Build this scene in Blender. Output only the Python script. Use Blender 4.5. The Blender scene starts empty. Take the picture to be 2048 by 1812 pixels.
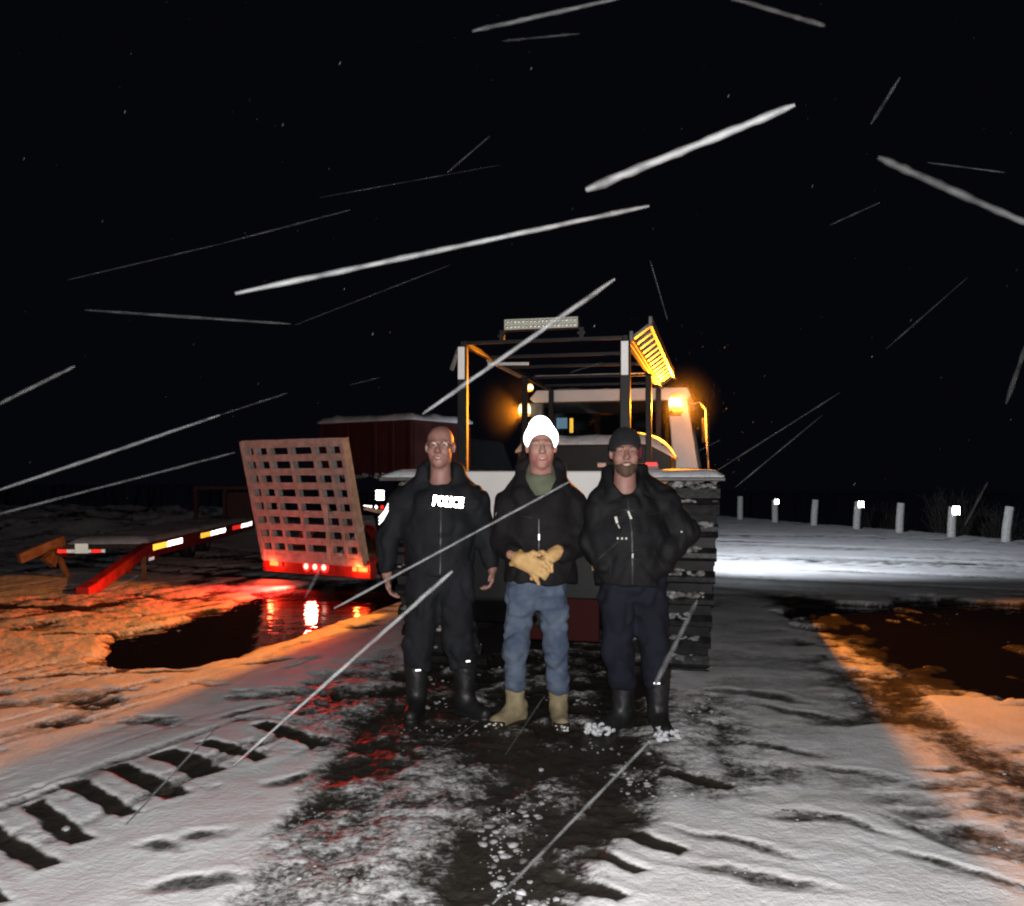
import bpy, bmesh, math, random
import numpy as np
from mathutils import Vector, Matrix, Euler
from mathutils.bvhtree import BVHTree

rnd = random.Random(7)
scene = bpy.context.scene
COL = scene.collection
PI = math.pi
R = math.radians

# ------------------------------------------------------------------ camera
F = 1745.0            # focal length in photo pixels (2048 px wide)
HZ = 955.0            # horizon row of the photo
CH = 1.5              # camera height
cam = bpy.data.cameras.new('camera')
cam.sensor_width = 36.0
cam.lens = F / 2048.0 * 36.0
cam.shift_y = (HZ - 906.0) / 2048.0
cam.clip_start = 0.05
cam.clip_end = 1500
camo = bpy.data.objects.new('camera', cam)
COL.objects.link(camo)
camo.location = (0, 0, CH)
camo.rotation_euler = (R(90), 0, 0)
scene.camera = camo

# ------------------------------------------------------------------ world: snowy night
w = bpy.data.worlds.new('World')
scene.world = w
w.use_nodes = True
bg = w.node_tree.nodes['Background']
bg.inputs[0].default_value = (0.55, 0.6, 1.0, 1)
bg.inputs[1].default_value = 0.003

scene.view_settings.view_transform = 'Standard'
scene.view_settings.look = 'None'
scene.view_settings.exposure = 0.0
scene.view_settings.gamma = 1.0
scene.view_settings.use_curve_mapping = False
scene.cycles.use_denoising = True
scene.cycles.filter_width = 2.1
scene.cycles.max_bounces = 6
scene.cycles.diffuse_bounces = 2
scene.cycles.glossy_bounces = 3
scene.cycles.transmission_bounces = 4
scene.cycles.transparent_max_bounces = 8
scene.cycles.sample_clamp_indirect = 4.0
scene.cycles.caustics_reflective = False
scene.cycles.caustics_refractive = False


def lamp(name, kind, loc, power, color, radius=0.02, parent=None, target=None, angle=None, blend=0.5):
    l = bpy.data.lights.new(name, kind)
    l.energy = power
    l.color = color
    l.shadow_soft_size = radius
    if kind == 'SPOT':
        l.spot_size = angle
        l.spot_blend = blend
    o = bpy.data.objects.new(name, l)
    COL.objects.link(o)
    o.location = loc
    if target is not None:
        d = Vector(target) - Vector(loc)
        o.rotation_euler = d.to_track_quat('-Z', 'Y').to_euler()
    if parent:
        o.parent = parent
    return o


# the flash of the phone that took the picture, beside its lens
lamp('camera_flash', 'POINT', (0.012, 0.0, CH + 0.03), 900, (1.0, 0.965, 0.94), 0.006)


# ------------------------------------------------------------------ materials
def nodes(name):
    m = bpy.data.materials.new(name)
    m.use_nodes = True
    nt = m.node_tree
    return m, nt, nt.nodes['Principled BSDF']


def mat(name, col, rough=0.6, metal=0.0, var=0.0, scale=8.0, bump=0.0, bscale=40.0, spec=0.5, col2=None, sss=0.0):
    m, nt, b = nodes(name)
    b.inputs['Base Color'].default_value = (*col, 1)
    b.inputs['Roughness'].default_value = rough
    b.inputs['Metallic'].default_value = metal
    b.inputs['Specular IOR Level'].default_value = spec
    tc = nt.nodes.new('ShaderNodeTexCoord')
    if var > 0 or col2:
        n = nt.nodes.new('ShaderNodeTexNoise')
        n.inputs['Scale'].default_value = scale
        n.inputs['Detail'].default_value = 5
        nt.links.new(tc.outputs['Object'], n.inputs['Vector'])
        rp = nt.nodes.new('ShaderNodeValToRGB')
        c2 = col2 if col2 else tuple(min(1, c * (1 + var)) for c in col)
        c1 = col if col2 else tuple(c * (1 - var) for c in col)
        rp.color_ramp.elements[0].position = 0.38
        rp.color_ramp.elements[1].position = 0.66
        rp.color_ramp.elements[0].color = (*c1, 1)
        rp.color_ramp.elements[1].color = (*c2, 1)
        nt.links.new(n.outputs['Fac'], rp.inputs['Fac'])
        nt.links.new(rp.outputs['Color'], b.inputs['Base Color'])
    if bump > 0:
        n2 = nt.nodes.new('ShaderNodeTexNoise')
        n2.inputs['Scale'].default_value = bscale
        n2.inputs['Detail'].default_value = 4
        nt.links.new(tc.outputs['Object'], n2.inputs['Vector'])
        bp = nt.nodes.new('ShaderNodeBump')
        bp.inputs['Strength'].default_value = 1.0
        bp.inputs['Distance'].default_value = bump
        nt.links.new(n2.outputs['Fac'], bp.inputs['Height'])
        nt.links.new(bp.outputs['Normal'], b.inputs['Normal'])
    return m


def emis(name, col, strength):
    m, nt, b = nodes(name)
    b.inputs['Base Color'].default_value = (0.02, 0.02, 0.02, 1)
    b.inputs['Emission Color'].default_value = (*col, 1)
    b.inputs['Emission Strength'].default_value = strength
    return m


def retro(name, col, rough):
    """retroreflective sheeting: its prisms send light back the way it came"""
    m, nt, b = nodes(name)
    b.inputs['Base Color'].default_value = (*[c * 0.5 for c in col], 1)
    b.inputs['Roughness'].default_value = 0.5
    g = nt.nodes.new('ShaderNodeBsdfAnisotropic')
    g.inputs['Color'].default_value = (*col, 1)
    g.inputs['Roughness'].default_value = rough
    geo = nt.nodes.new('ShaderNodeNewGeometry')
    nt.links.new(geo.outputs['Incoming'], g.inputs['Normal'])
    mx = nt.nodes.new('ShaderNodeMixShader')
    mx.inputs[0].default_value = 0.75
    nt.links.new(b.outputs[0], mx.inputs[1])
    nt.links.new(g.outputs[0], mx.inputs[2])
    nt.links.new(mx.outputs[0], nt.nodes['Material Output'].inputs['Surface'])
    return m


def flake(name, clear):
    m, nt, b = nodes(name)
    b.inputs['Base Color'].default_value = (0.78, 0.82, 0.84, 1)
    b.inputs['Roughness'].default_value = 0.6
    tr = nt.nodes.new('ShaderNodeBsdfTransparent')
    mx = nt.nodes.new('ShaderNodeMixShader')
    tc = nt.nodes.new('ShaderNodeTexCoord')
    nz_ = nt.nodes.new('ShaderNodeTexNoise'); nz_.inputs['Scale'].default_value = 14.0; nz_.inputs['Detail'].default_value = 3
    nt.links.new(tc.outputs['Object'], nz_.inputs['Vector'])
    mr = nt.nodes.new('ShaderNodeMapRange')
    mr.inputs['From Min'].default_value = 0.3; mr.inputs['From Max'].default_value = 0.72
    mr.inputs['To Min'].default_value = (1 - clear) * 0.4; mr.inputs['To Max'].default_value = (1 - clear) * 1.5
    nt.links.new(nz_.outputs['Fac'], mr.inputs['Value'])
    nt.links.new(mr.outputs[0], mx.inputs[0])
    nt.links.new(tr.outputs[0], mx.inputs[1])
    nt.links.new(b.outputs[0], mx.inputs[2])
    nt.links.new(mx.outputs[0], nt.nodes['Material Output'].inputs['Surface'])
    return m


M = {}
M['snow'] = mat('snow', (0.66, 0.68, 0.72), 0.75, var=0.12, scale=14, bump=0.012, bscale=45)
M['dirty_snow'] = mat('dirty_snow', (0.11, 0.105, 0.1), 0.6, col2=(0.42, 0.425, 0.44), scale=9, bump=0.01, bscale=60)
M['white_paint'] = mat('white_paint', (0.74, 0.73, 0.71), 0.45, var=0.06, scale=3)
M['black_steel'] = mat('black_steel', (0.007, 0.007, 0.0075), 0.5, var=0.3, spec=0.25)
M['grey_steel'] = mat('grey_steel', (0.11, 0.105, 0.1), 0.5, var=0.3, bump=0.002)
M['belly_red'] = mat('belly_red', (0.03, 0.002, 0.002), 0.7, spec=0.15)
M['ladder'] = mat('ladder_aluminium', (0.12, 0.12, 0.115), 0.55, metal=0.3, var=0.25, scale=20)
M['galv'] = mat('galvanised_steel', (0.3, 0.3, 0.29), 0.45, metal=0.5, var=0.25, scale=20)
M['rubber'] = mat('rubber', (0.014, 0.014, 0.015), 0.65, var=0.4, bump=0.004)
M['cleat'] = mat('cleat_metal', (0.022, 0.022, 0.023), 0.45, metal=0.4, var=0.5, scale=15, bump=0.003)
M['red_paint'] = mat('red_paint', (0.33, 0.018, 0.02), 0.4, var=0.2, scale=4)
M['dark_red'] = mat('dark_red_paint', (0.05, 0.006, 0.007), 0.6, col2=(0.075, 0.018, 0.015), scale=2.5)
M['red_trailer'] = mat('red_trailer_paint', (0.38, 0.03, 0.025), 0.45, var=0.25, scale=6)
M['rust'] = mat('rusty_steel', (0.22, 0.1, 0.045), 0.7, col2=(0.32, 0.2, 0.12), scale=9)
M['gate_steel'] = mat('weathered_steel', (0.36, 0.36, 0.33), 0.65, col2=(0.55, 0.55, 0.51), scale=10, bump=0.004)
M['wood'] = mat('weathered_wood', (0.3, 0.29, 0.28), 0.8, col2=(0.42, 0.41, 0.4), scale=12, bump=0.006)
M['deck_wood'] = mat('deck_wood', (0.1, 0.075, 0.055), 0.8, var=0.4, scale=10)
M['glass'] = mat('dark_glass', (0.01, 0.011, 0.012), 0.08)
M['chrome'] = mat('chrome', (0.75, 0.75, 0.75), 0.18, metal=1.0)
M['reflector_cup'] = mat('lamp_reflector', (0.8, 0.8, 0.78), 0.22, metal=1.0)
M['lens'] = mat('lamp_lens', (0.45, 0.46, 0.38), 0.25)
M['beacon_bulb'] = emis('beacon_bulb', (1.0, 0.8, 0.45), 2.6)
M['beacon_lens'] = emis('beacon_lens', (1.0, 0.42, 0.05), 1.5)
M['tail_hot'] = emis('tail_lamp_hot', (1.0, 0.55, 0.4), 2.2)
M['tail_red'] = emis('tail_lamp_red', (1.0, 0.02, 0.015), 1.3)
M['marker_amber'] = emis('marker_lamp_amber', (1.0, 0.3, 0.06), 1.9)
M['screen'] = emis('cab_screen', (0.32, 0.55, 0.72), 0.55)
M['headlamp'] = emis('headlamp', (0.9, 0.95, 1.0), 4.0)
M['retro_white'] = retro('reflective_white', (1, 1, 1), 0.26)
M['retro_hat'] = retro('reflective_knit', (1, 1, 1), 0.36)
M['retro_amber'] = retro('reflective_amber', (1, 0.5, 0.05), 0.33)
M['retro_red'] = retro('reflective_red', (1, 0.03, 0.02), 0.36)
M['retro_far'] = retro('reflective_button', (1, 0.98, 0.94), 0.17)
M['retro_soft'] = retro('reflective_piping', (1, 1, 1), 0.5)
M['retro_dim'] = retro('worn_reflective', (0.8, 0.8, 0.75), 0.8)
M['retro_plate'] = retro('reflective_plate', (0.75, 0.9, 0.85), 0.5)
M['skin'] = mat('skin', (0.3, 0.15, 0.125), 0.55, col2=(0.35, 0.195, 0.155), scale=18, bump=0.001, bscale=120)
M['skin_ruddy'] = mat('skin_ruddy', (0.4, 0.165, 0.135), 0.55, col2=(0.42, 0.25, 0.2), scale=13, bump=0.001, bscale=120)
M['lip'] = mat('lip', (0.3, 0.1, 0.09), 0.45)
M['tooth'] = mat('tooth', (0.62, 0.56, 0.48), 0.3)
M['eye'] = mat('eye', (0.035, 0.022, 0.018), 0.15)
M['hair'] = mat('short_hair', (0.2, 0.12, 0.085), 0.8, var=0.3, scale=60, bump=0.002, bscale=300)
M['beard'] = mat('beard_hair', (0.07, 0.04, 0.027), 0.8, col2=(0.13, 0.078, 0.055), scale=60, bump=0.004, bscale=250)
M['seam'] = mat('dark_piping', (0.013, 0.013, 0.0145), 0.5)
M['navy_jacket'] = mat('navy_jacket', (0.0085, 0.0098, 0.0125), 0.75, var=0.25, scale=5, bump=0.003, bscale=90, spec=0.25)
M['black_jacket'] = mat('black_jacket', (0.0088, 0.008, 0.0092), 0.8, var=0.25, scale=5, bump=0.004, bscale=90, spec=0.25)
M['black_shell'] = mat('black_shell', (0.0066, 0.0068, 0.0085), 0.7, var=0.25, scale=5, bump=0.003, bscale=90, spec=0.25)
M['navy_trousers'] = mat('navy_trousers', (0.014, 0.016, 0.024), 0.85, var=0.25, scale=7, bump=0.003, bscale=80, spec=0.25)
M['charcoal_trousers'] = mat('charcoal_trousers', (0.0125, 0.0138, 0.0175), 0.85, var=0.25, scale=7, bump=0.003, bscale=80, spec=0.25)
M['blue_trousers'] = mat('blue_trousers', (0.0085, 0.0095, 0.018), 0.85, var=0.3, scale=6, bump=0.003, bscale=80, spec=0.25)
M['denim'] = mat('denim', (0.046, 0.07, 0.118), 0.85, col2=(0.11, 0.142, 0.2), scale=9, bump=0.004, bscale=60)
M['rubber_boot'] = mat('black_boot', (0.011, 0.011, 0.012), 0.5, var=0.3, bump=0.002)
M['suede_boot'] = mat('tan_boot', (0.27, 0.22, 0.13), 0.85, var=0.25, scale=16)
M['boot_rubber'] = mat('boot_rubber', (0.03, 0.022, 0.014), 0.25)
M['olive_shirt'] = mat('olive_shirt', (0.11, 0.125, 0.08), 0.9, var=0.15, scale=12, bump=0.001)
M['leather_glove'] = mat('leather_glove', (0.52, 0.31, 0.115), 0.7, col2=(0.62, 0.4, 0.17), scale=14, bump=0.003, bscale=70)
M['dark_knit'] = mat('dark_knit', (0.011, 0.011, 0.012), 0.9, bump=0.004, bscale=150)
M['red_knit'] = mat('red_knit', (0.13, 0.012, 0.028), 0.9, bump=0.004, bscale=150)
M['glasses'] = mat('spectacle_wire', (0.12, 0.1, 0.09), 0.25, metal=0.9)
M['brush'] = mat('bare_twigs', (0.012, 0.011, 0.008), 0.85, var=0.3)
M['flake_dense'] = flake('wet_snow_dense', 0.93)
M['flake_mid'] = flake('wet_snow_loose', 0.965)
M['flake_thin'] = flake('wet_snow_thin', 0.984)
M['flake_faint'] = flake('wet_snow_faint', 0.985)


# ------------------------------------------------------------------ mesh helpers
class MB:
    def __init__(s):
        s.v = []
        s.f = []

    def add(s, vs, fs):
        o = len(s.v)
        s.v += [tuple(p) for p in vs]
        s.f += [tuple(i + o for i in f) for f in fs]
        return s

    def box(s, c, size, rot=None, taper=1.0):
        hx, hy, hz = size[0] / 2, size[1] / 2, size[2] / 2
        vs = []
        for z in (-1, 1):
            t = taper if z > 0 else 1.0
            for x, y in ((-1, -1), (1, -1), (1, 1), (-1, 1)):
                p = Vector((x * hx * t, y * hy * t, z * hz))
                if rot is not None:
                    p = rot @ p
                vs.append(p + Vector(c))
        return s.add(vs, [(3, 2, 1, 0), (4, 5, 6, 7), (0, 1, 5, 4), (1, 2, 6, 5), (2, 3, 7, 6), (3, 0, 4, 7)])

    def bbox(s, x0, x1, y0, y1, z0, z1):
        return s.box(((x0 + x1) / 2, (y0 + y1) / 2, (z0 + z1) / 2), (x1 - x0, y1 - y0, z1 - z0))

    def bar(s, p0, p1, wd, ht, up=(0, 0, 1)):
        p0, p1 = Vector(p0), Vector(p1)
        d = (p1 - p0)
        L = d.length
        d.normalize()
        u = Vector(up)
        x = d.cross(u)
        if x.length < 1e-4:
            x = d.cross(Vector((1, 0, 0)))
        x.normalize()
        u = x.cross(d)
        m = Matrix((x, d, u)).transposed()
        return s.box((p0 + p1) / 2, (wd, L, ht), m)

    def tube(s, pts, rads, n=10, cap=True):
        pts = [Vector(p) for p in pts]
        if not hasattr(rads, '__len__'):
            rads = [rads] * len(pts)
        rings = []
        prev = None
        for i, p in enumerate(pts):
            t = (pts[min(i + 1, len(pts) - 1)] - pts[max(i - 1, 0)]).normalized()
            if prev is None:
                a = t.cross(Vector((0, 0, 1)))
                if a.length < 0.05:
                    a = t.cross(Vector((1, 0, 0)))
            else:
                a = prev - t * prev.dot(t)
            a.normalize()
            prev = a
            b = t.cross(a)
            rings.append([p + (a * math.cos(2 * PI * k / n) + b * math.sin(2 * PI * k / n)) * rads[i] for k in range(n)])
        vs = [q for r_ in rings for q in r_]
        fs = []
        for i in range(len(pts) - 1):
            for k in range(n):
                fs.append((i * n + k, i * n + (k + 1) % n, (i + 1) * n + (k + 1) % n, (i + 1) * n + k))
        if cap:
            fs.append(tuple(reversed(range(n))))
            fs.append(tuple((len(pts) - 1) * n + k for k in range(n)))
        return s.add(vs, fs)

    def lathe(s, prof, c=(0, 0, 0), axis='z', n=20):
        vs, fs = [], []
        for (r_, h) in prof:
            for k in range(n):
                a = 2 * PI * k / n
                x, y = r_ * math.cos(a), r_ * math.sin(a)
                if axis == 'z':
                    p = (x, y, h)
                elif axis == 'x':
                    p = (h, x, y)
                else:
                    p = (x, h, y)
                vs.append((p[0] + c[0], p[1] + c[1], p[2] + c[2]))
        m_ = len(prof)
        for i in range(m_ - 1):
            for k in range(n):
                fs.append((i * n + k, i * n + (k + 1) % n, (i + 1) * n + (k + 1) % n, (i + 1) * n + k))
        fs.append(tuple(reversed(range(n))))
        fs.append(tuple((m_ - 1) * n + k for k in range(n)))
        return s.add(vs, fs)

    def prism(s, poly, a0, a1, axis='x'):
        """polygon (p,q) pushed along an axis: axis x -> (y,z), axis y -> (x,z), axis z -> (x,y)"""
        n = len(poly)
        vs = []
        for a in (a0, a1):
            for p, q in poly:
                vs.append((a, p, q) if axis == 'x' else (p, a, q) if axis == 'y' else (p, q, a))
        fs = [tuple(reversed(range(n))), tuple(range(n, 2 * n))]
        for k in range(n):
            fs.append((k, (k + 1) % n, n + (k + 1) % n, n + k))
        return s.add(vs, fs)

    def mesh(s, name):
        me = bpy.data.meshes.new(name)
        me.from_pydata(s.v, [], s.f)
        bm = bmesh.new()
        bm.from_mesh(me)
        bmesh.ops.recalc_face_normals(bm, faces=bm.faces)
        bm.to_mesh(me)
        bm.free()
        return me

    def build(s, name, m, parent=None, smooth=False, bevel=0.0):
        me = s.mesh(name)
        return link(name, me, m, parent, smooth, bevel)


def link(name, me, m, parent=None, smooth=False, bevel=0.0):
    if m and not me.materials:
        me.materials.append(m)
    if smooth:
        me.polygons.foreach_set('use_smooth', [True] * len(me.polygons))
    o = bpy.data.objects.new(name, me)
    COL.objects.link(o)
    if parent:
        o.parent = parent
    if bevel:
        b = o.modifiers.new('bevel', 'BEVEL')
        b.width = bevel
        b.segments = 2
        b.limit_method = 'ANGLE'
    return o


def tag(o, label=None, cat=None, group=None, kind=None):
    if label:
        o['label'] = label
    if cat:
        o['category'] = cat
    if group:
        o['group'] = group
    if kind:
        o['kind'] = kind
    return o


def empty(name, loc, rz=0.0):
    o = bpy.data.objects.new(name, None)
    COL.objects.link(o)
    o.location = loc
    o.rotation_euler = (0, 0, rz)
    o.empty_display_size = 0.2
    return o


def at(px, py, d):
    return Vector(((px - 1024) / F * d, d, CH - (py - HZ) / F * d))


def gr(px, py, z=0.0):
    d = (CH - z) * F / (py - HZ)
    return ((px - 1024) / F * d, d)


# ------------------------------------------------------------------ noise
def _h(ix, iy, iz, seed):
    n = (ix.astype(np.int64) * 374761393 + iy.astype(np.int64) * 668265263 + iz.astype(np.int64) * 2147483647 * 3 + seed * 974634777) & 0xFFFFFFFF
    n = ((n ^ (n >> 13)) * 1274126177) & 0xFFFFFFFF
    n = n ^ (n >> 16)
    return (n & 0xFFFFFF).astype(np.float32) / 0xFFFFFF


def vnoise2(x, y, seed=0):
    ix, iy = np.floor(x), np.floor(y)
    fx, fy = x - ix, y - iy
    fx = fx * fx * (3 - 2 * fx)
    fy = fy * fy * (3 - 2 * fy)
    z = np.zeros_like(ix)
    a = _h(ix, iy, z, seed); b = _h(ix + 1, iy, z, seed)
    c = _h(ix, iy + 1, z, seed); d = _h(ix + 1, iy + 1, z, seed)
    return (a + (b - a) * fx) * (1 - fy) + (c + (d - c) * fx) * fy


def fbm2(x, y, seed=0, oct=4, gain=0.5):
    s, a, t = 0, 1.0, 0
    for i in range(oct):
        s = s + a * vnoise2(x * 2 ** i + 17.3 * i, y * 2 ** i - 9.1 * i, seed + i)
        t += a
        a *= gain
    return s / t


def vnoise3(x, y, z, seed=0):
    ix, iy, iz = np.floor(x), np.floor(y), np.floor(z)
    fx, fy, fz = x - ix, y - iy, z - iz
    fx = fx * fx * (3 - 2 * fx); fy = fy * fy * (3 - 2 * fy); fz = fz * fz * (3 - 2 * fz)
    r_ = 0
    for k in (0, 1):
        a = _h(ix, iy, iz + k, seed); b = _h(ix + 1, iy, iz + k, seed)
        c = _h(ix, iy + 1, iz + k, seed); d = _h(ix + 1, iy + 1, iz + k, seed)
        v = (a + (b - a) * fx) * (1 - fy) + (c + (d - c) * fx) * fy
        r_ = r_ + v * (fz if k else (1 - fz))
    return r_


# ------------------------------------------------------------------ GROUND
def poly_sd(x, y, poly):
    """signed distance to a polygon, negative inside"""
    d = np.full(x.shape, 1e9)
    inside = np.zeros(x.shape, bool)
    n = len(poly)
    for i in range(n):
        ax, ay = poly[i]
        bx, by = poly[(i + 1) % n]
        ex, ey = bx - ax, by - ay
        wx, wy = x - ax, y - ay
        t = np.clip((wx * ex + wy * ey) / (ex * ex + ey * ey + 1e-12), 0, 1)
        dx, dy = wx - ex * t, wy - ey * t
        d = np.minimum(d, dx * dx + dy * dy)
        c = ((ay > y) != (by > y)) & (x < (bx - ax) * (y - ay) / (by - ay + 1e-12) + ax)
        inside ^= c
    d = np.sqrt(d)
    return np.where(inside, -d, d)


def sstep(a, b, x):
    t = np.clip((x - a) / (b - a), 0, 1)
    return t * t * (3 - 2 * t)


def pxpoly(pts):
    return [gr(*p) for p in pts]


BARE_SHADE_C = pxpoly([(770, 1380), (900, 1290), (940, 1195), (1340, 1195), (1340, 1400), (1300, 1480), (1330, 1560), (1290, 1650), (1210, 1690),  # wet bare band; its far end paints the shade under the snowcat
                 (1190, 1800), (1180, 2000), (800, 2000), (860, 1760), (900, 1650), (950, 1560), (930, 1510), (800, 1550), (650, 1630), (560, 1660),
                 (630, 1570), (700, 1480)])
SLUSH = pxpoly([(540, 1680), (640, 1610), (790, 1555), (940, 1505), (970, 1560), (910, 1650), (850, 1760), (800, 2000), (380, 2000), (480, 1760)])
TRODDEN = pxpoly([(560, 1390), (800, 1290), (860, 1380), (760, 1450), (650, 1500), (560, 1470)])
BARE_R = pxpoly([(1520, 1190), (1600, 1196), (1720, 1212), (1880, 1204), (2300, 1210), (2300, 1400), (2060, 1392), (1900, 1385), (1780, 1340), (1690, 1290), (1600, 1232)])
FURROW_R = pxpoly([(1640, 1330), (1720, 1360), (1820, 1410), (1960, 1480), (2200, 1600), (2200, 1680), (1960, 1560), (1800, 1460), (1690, 1390)])
PUDDLE = pxpoly([(205, 1310), (225, 1275), (330, 1250), (430, 1222), (520, 1190), (640, 1165), (830, 1150), (830, 1195), (760, 1216), (690, 1240),
                 (560, 1285), (470, 1318), (380, 1338), (250, 1336)])
PUDDLE_R = pxpoly([(1560, 1205), (1640, 1216), (1720, 1214), (1880, 1206), (2300, 1212), (2300, 1398), (2060, 1388), (1900, 1372), (1790, 1325), (1710, 1280)])
GREY_R = pxpoly([(1430, 1190), (1500, 1190), (1600, 1300), (1700, 1420), (1760, 1560), (1600, 1560), (1440, 1400), (1400, 1300)])  # greyer strip of snow beside the right track
TRAMPLED_MID = pxpoly([(1280, 1400), (1430, 1380), (1560, 1500), (1600, 1560), (1480, 1600), (1330, 1600), (1290, 1500)])

SNOW_L = pxpoly([(-100, 1760), (200, 1660), (420, 1590), (540, 1530), (660, 1520), (640, 1585), (520, 1660), (470, 1760), (380, 2000), (-100, 2000)])
SNOW_R = pxpoly([(1150, 1730), (1260, 1660), (1400, 1630), (1480, 1560), (1640, 1570), (1800, 1650), (2100, 1800), (2100, 2100), (1200, 2000)])
PRINTS = []          # cx, cy, half length, half width, angle, depth, strength


def cleat_print(px, py, hl=0.3, hw=0.05, ang=-32, dep=0.06, s=1.0):
    x, y = gr(px, py)
    PRINTS.append((x, y, hl, hw, R(ang), dep, s))


for (px, py) in ((-60, 1775), (35, 1702), (120, 1652), (200, 1604), (285, 1570), (360, 1536), (465, 1512), (580, 1478)):
    cleat_print(px + rnd.uniform(-8, 8), py, 0.31 * rnd.uniform(0.85, 1.08), 0.062 * rnd.uniform(0.75, 1.2), -39 + rnd.uniform(-5, 5), 0.012, 1.0)
for (px, py) in ((1225, 1735), (1165, 1785), (1290, 1690), (1400, 1560)):
    cleat_print(px + rnd.uniform(-12, 12), py, 0.2 * rnd.uniform(0.7, 1.2), 0.04 * rnd.uniform(0.7, 1.3), -48 + rnd.uniform(-8, 8), 0.008, 0.9)
for (px, py, hl, hw, a) in ((1835, 1668, 0.17, 0.05, -55), (1905, 1760, 0.28, 0.05, -40), (1640, 1650, 0.25, 0.06, -40), (1490, 1770, 0.3, 0.05, -30),
                            (1600, 1432, 0.32, 0.07, -25), (1690, 1445, 0.25, 0.06, 4), (1520, 1400, 0.3, 0.06, -25), (1560, 1500, 0.22, 0.05, -35),
                            (1900, 1545, 0.12, 0.05, 0), (580, 1577, 0.12, 0.05, 15), (340, 1690, 0.1, 0.05, 0), (430, 1668, 0.1, 0.05, 20),
                            (395, 1775, 0.13, 0.08, 0), (690, 1760, 0.09, 0.07, 0), (540, 1330, 0.28, 0.06, 30), (600, 1395, 0.3, 0.05, 35),
                            (660, 1430, 0.25, 0.05, 35), (500, 1430, 0.2, 0.05, 32), (820, 1610, 0.1, 0.07, 0), (1015, 1560, 0.09, 0.07, 0),
                            (1150, 1600, 0.14, 0.06, 0), (1280, 1540, 0.13, 0.09, 0), (330, 1350, 0.3, 0.06, 20), (120, 1360, 0.35, 0.08, 15),
                            (160, 1275, 0.6, 0.06, 14), (1700, 1550, 0.2, 0.05, -40), (1430, 1460, 0.3, 0.05, -30), (1460, 1690, 0.25, 0.05, -35)):
    x, y = gr(px, py)
    PRINTS.append((x, y, hl, hw, R(a), 0.006, 0.55))


def warp(x, y):
    return (x + 0.1 * (fbm2(x * 2.1, y * 2.1, 91, 4) - 0.5) * 2 + 0.03 * (fbm2(x * 9, y * 9, 93, 3) - 0.5) * 2,
            y + 0.16 * (fbm2(x * 2.1, y * 2.1, 95, 4) - 0.5) * 2 + 0.05 * (fbm2(x * 9, y * 9, 97, 3) - 0.5) * 2)


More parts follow.
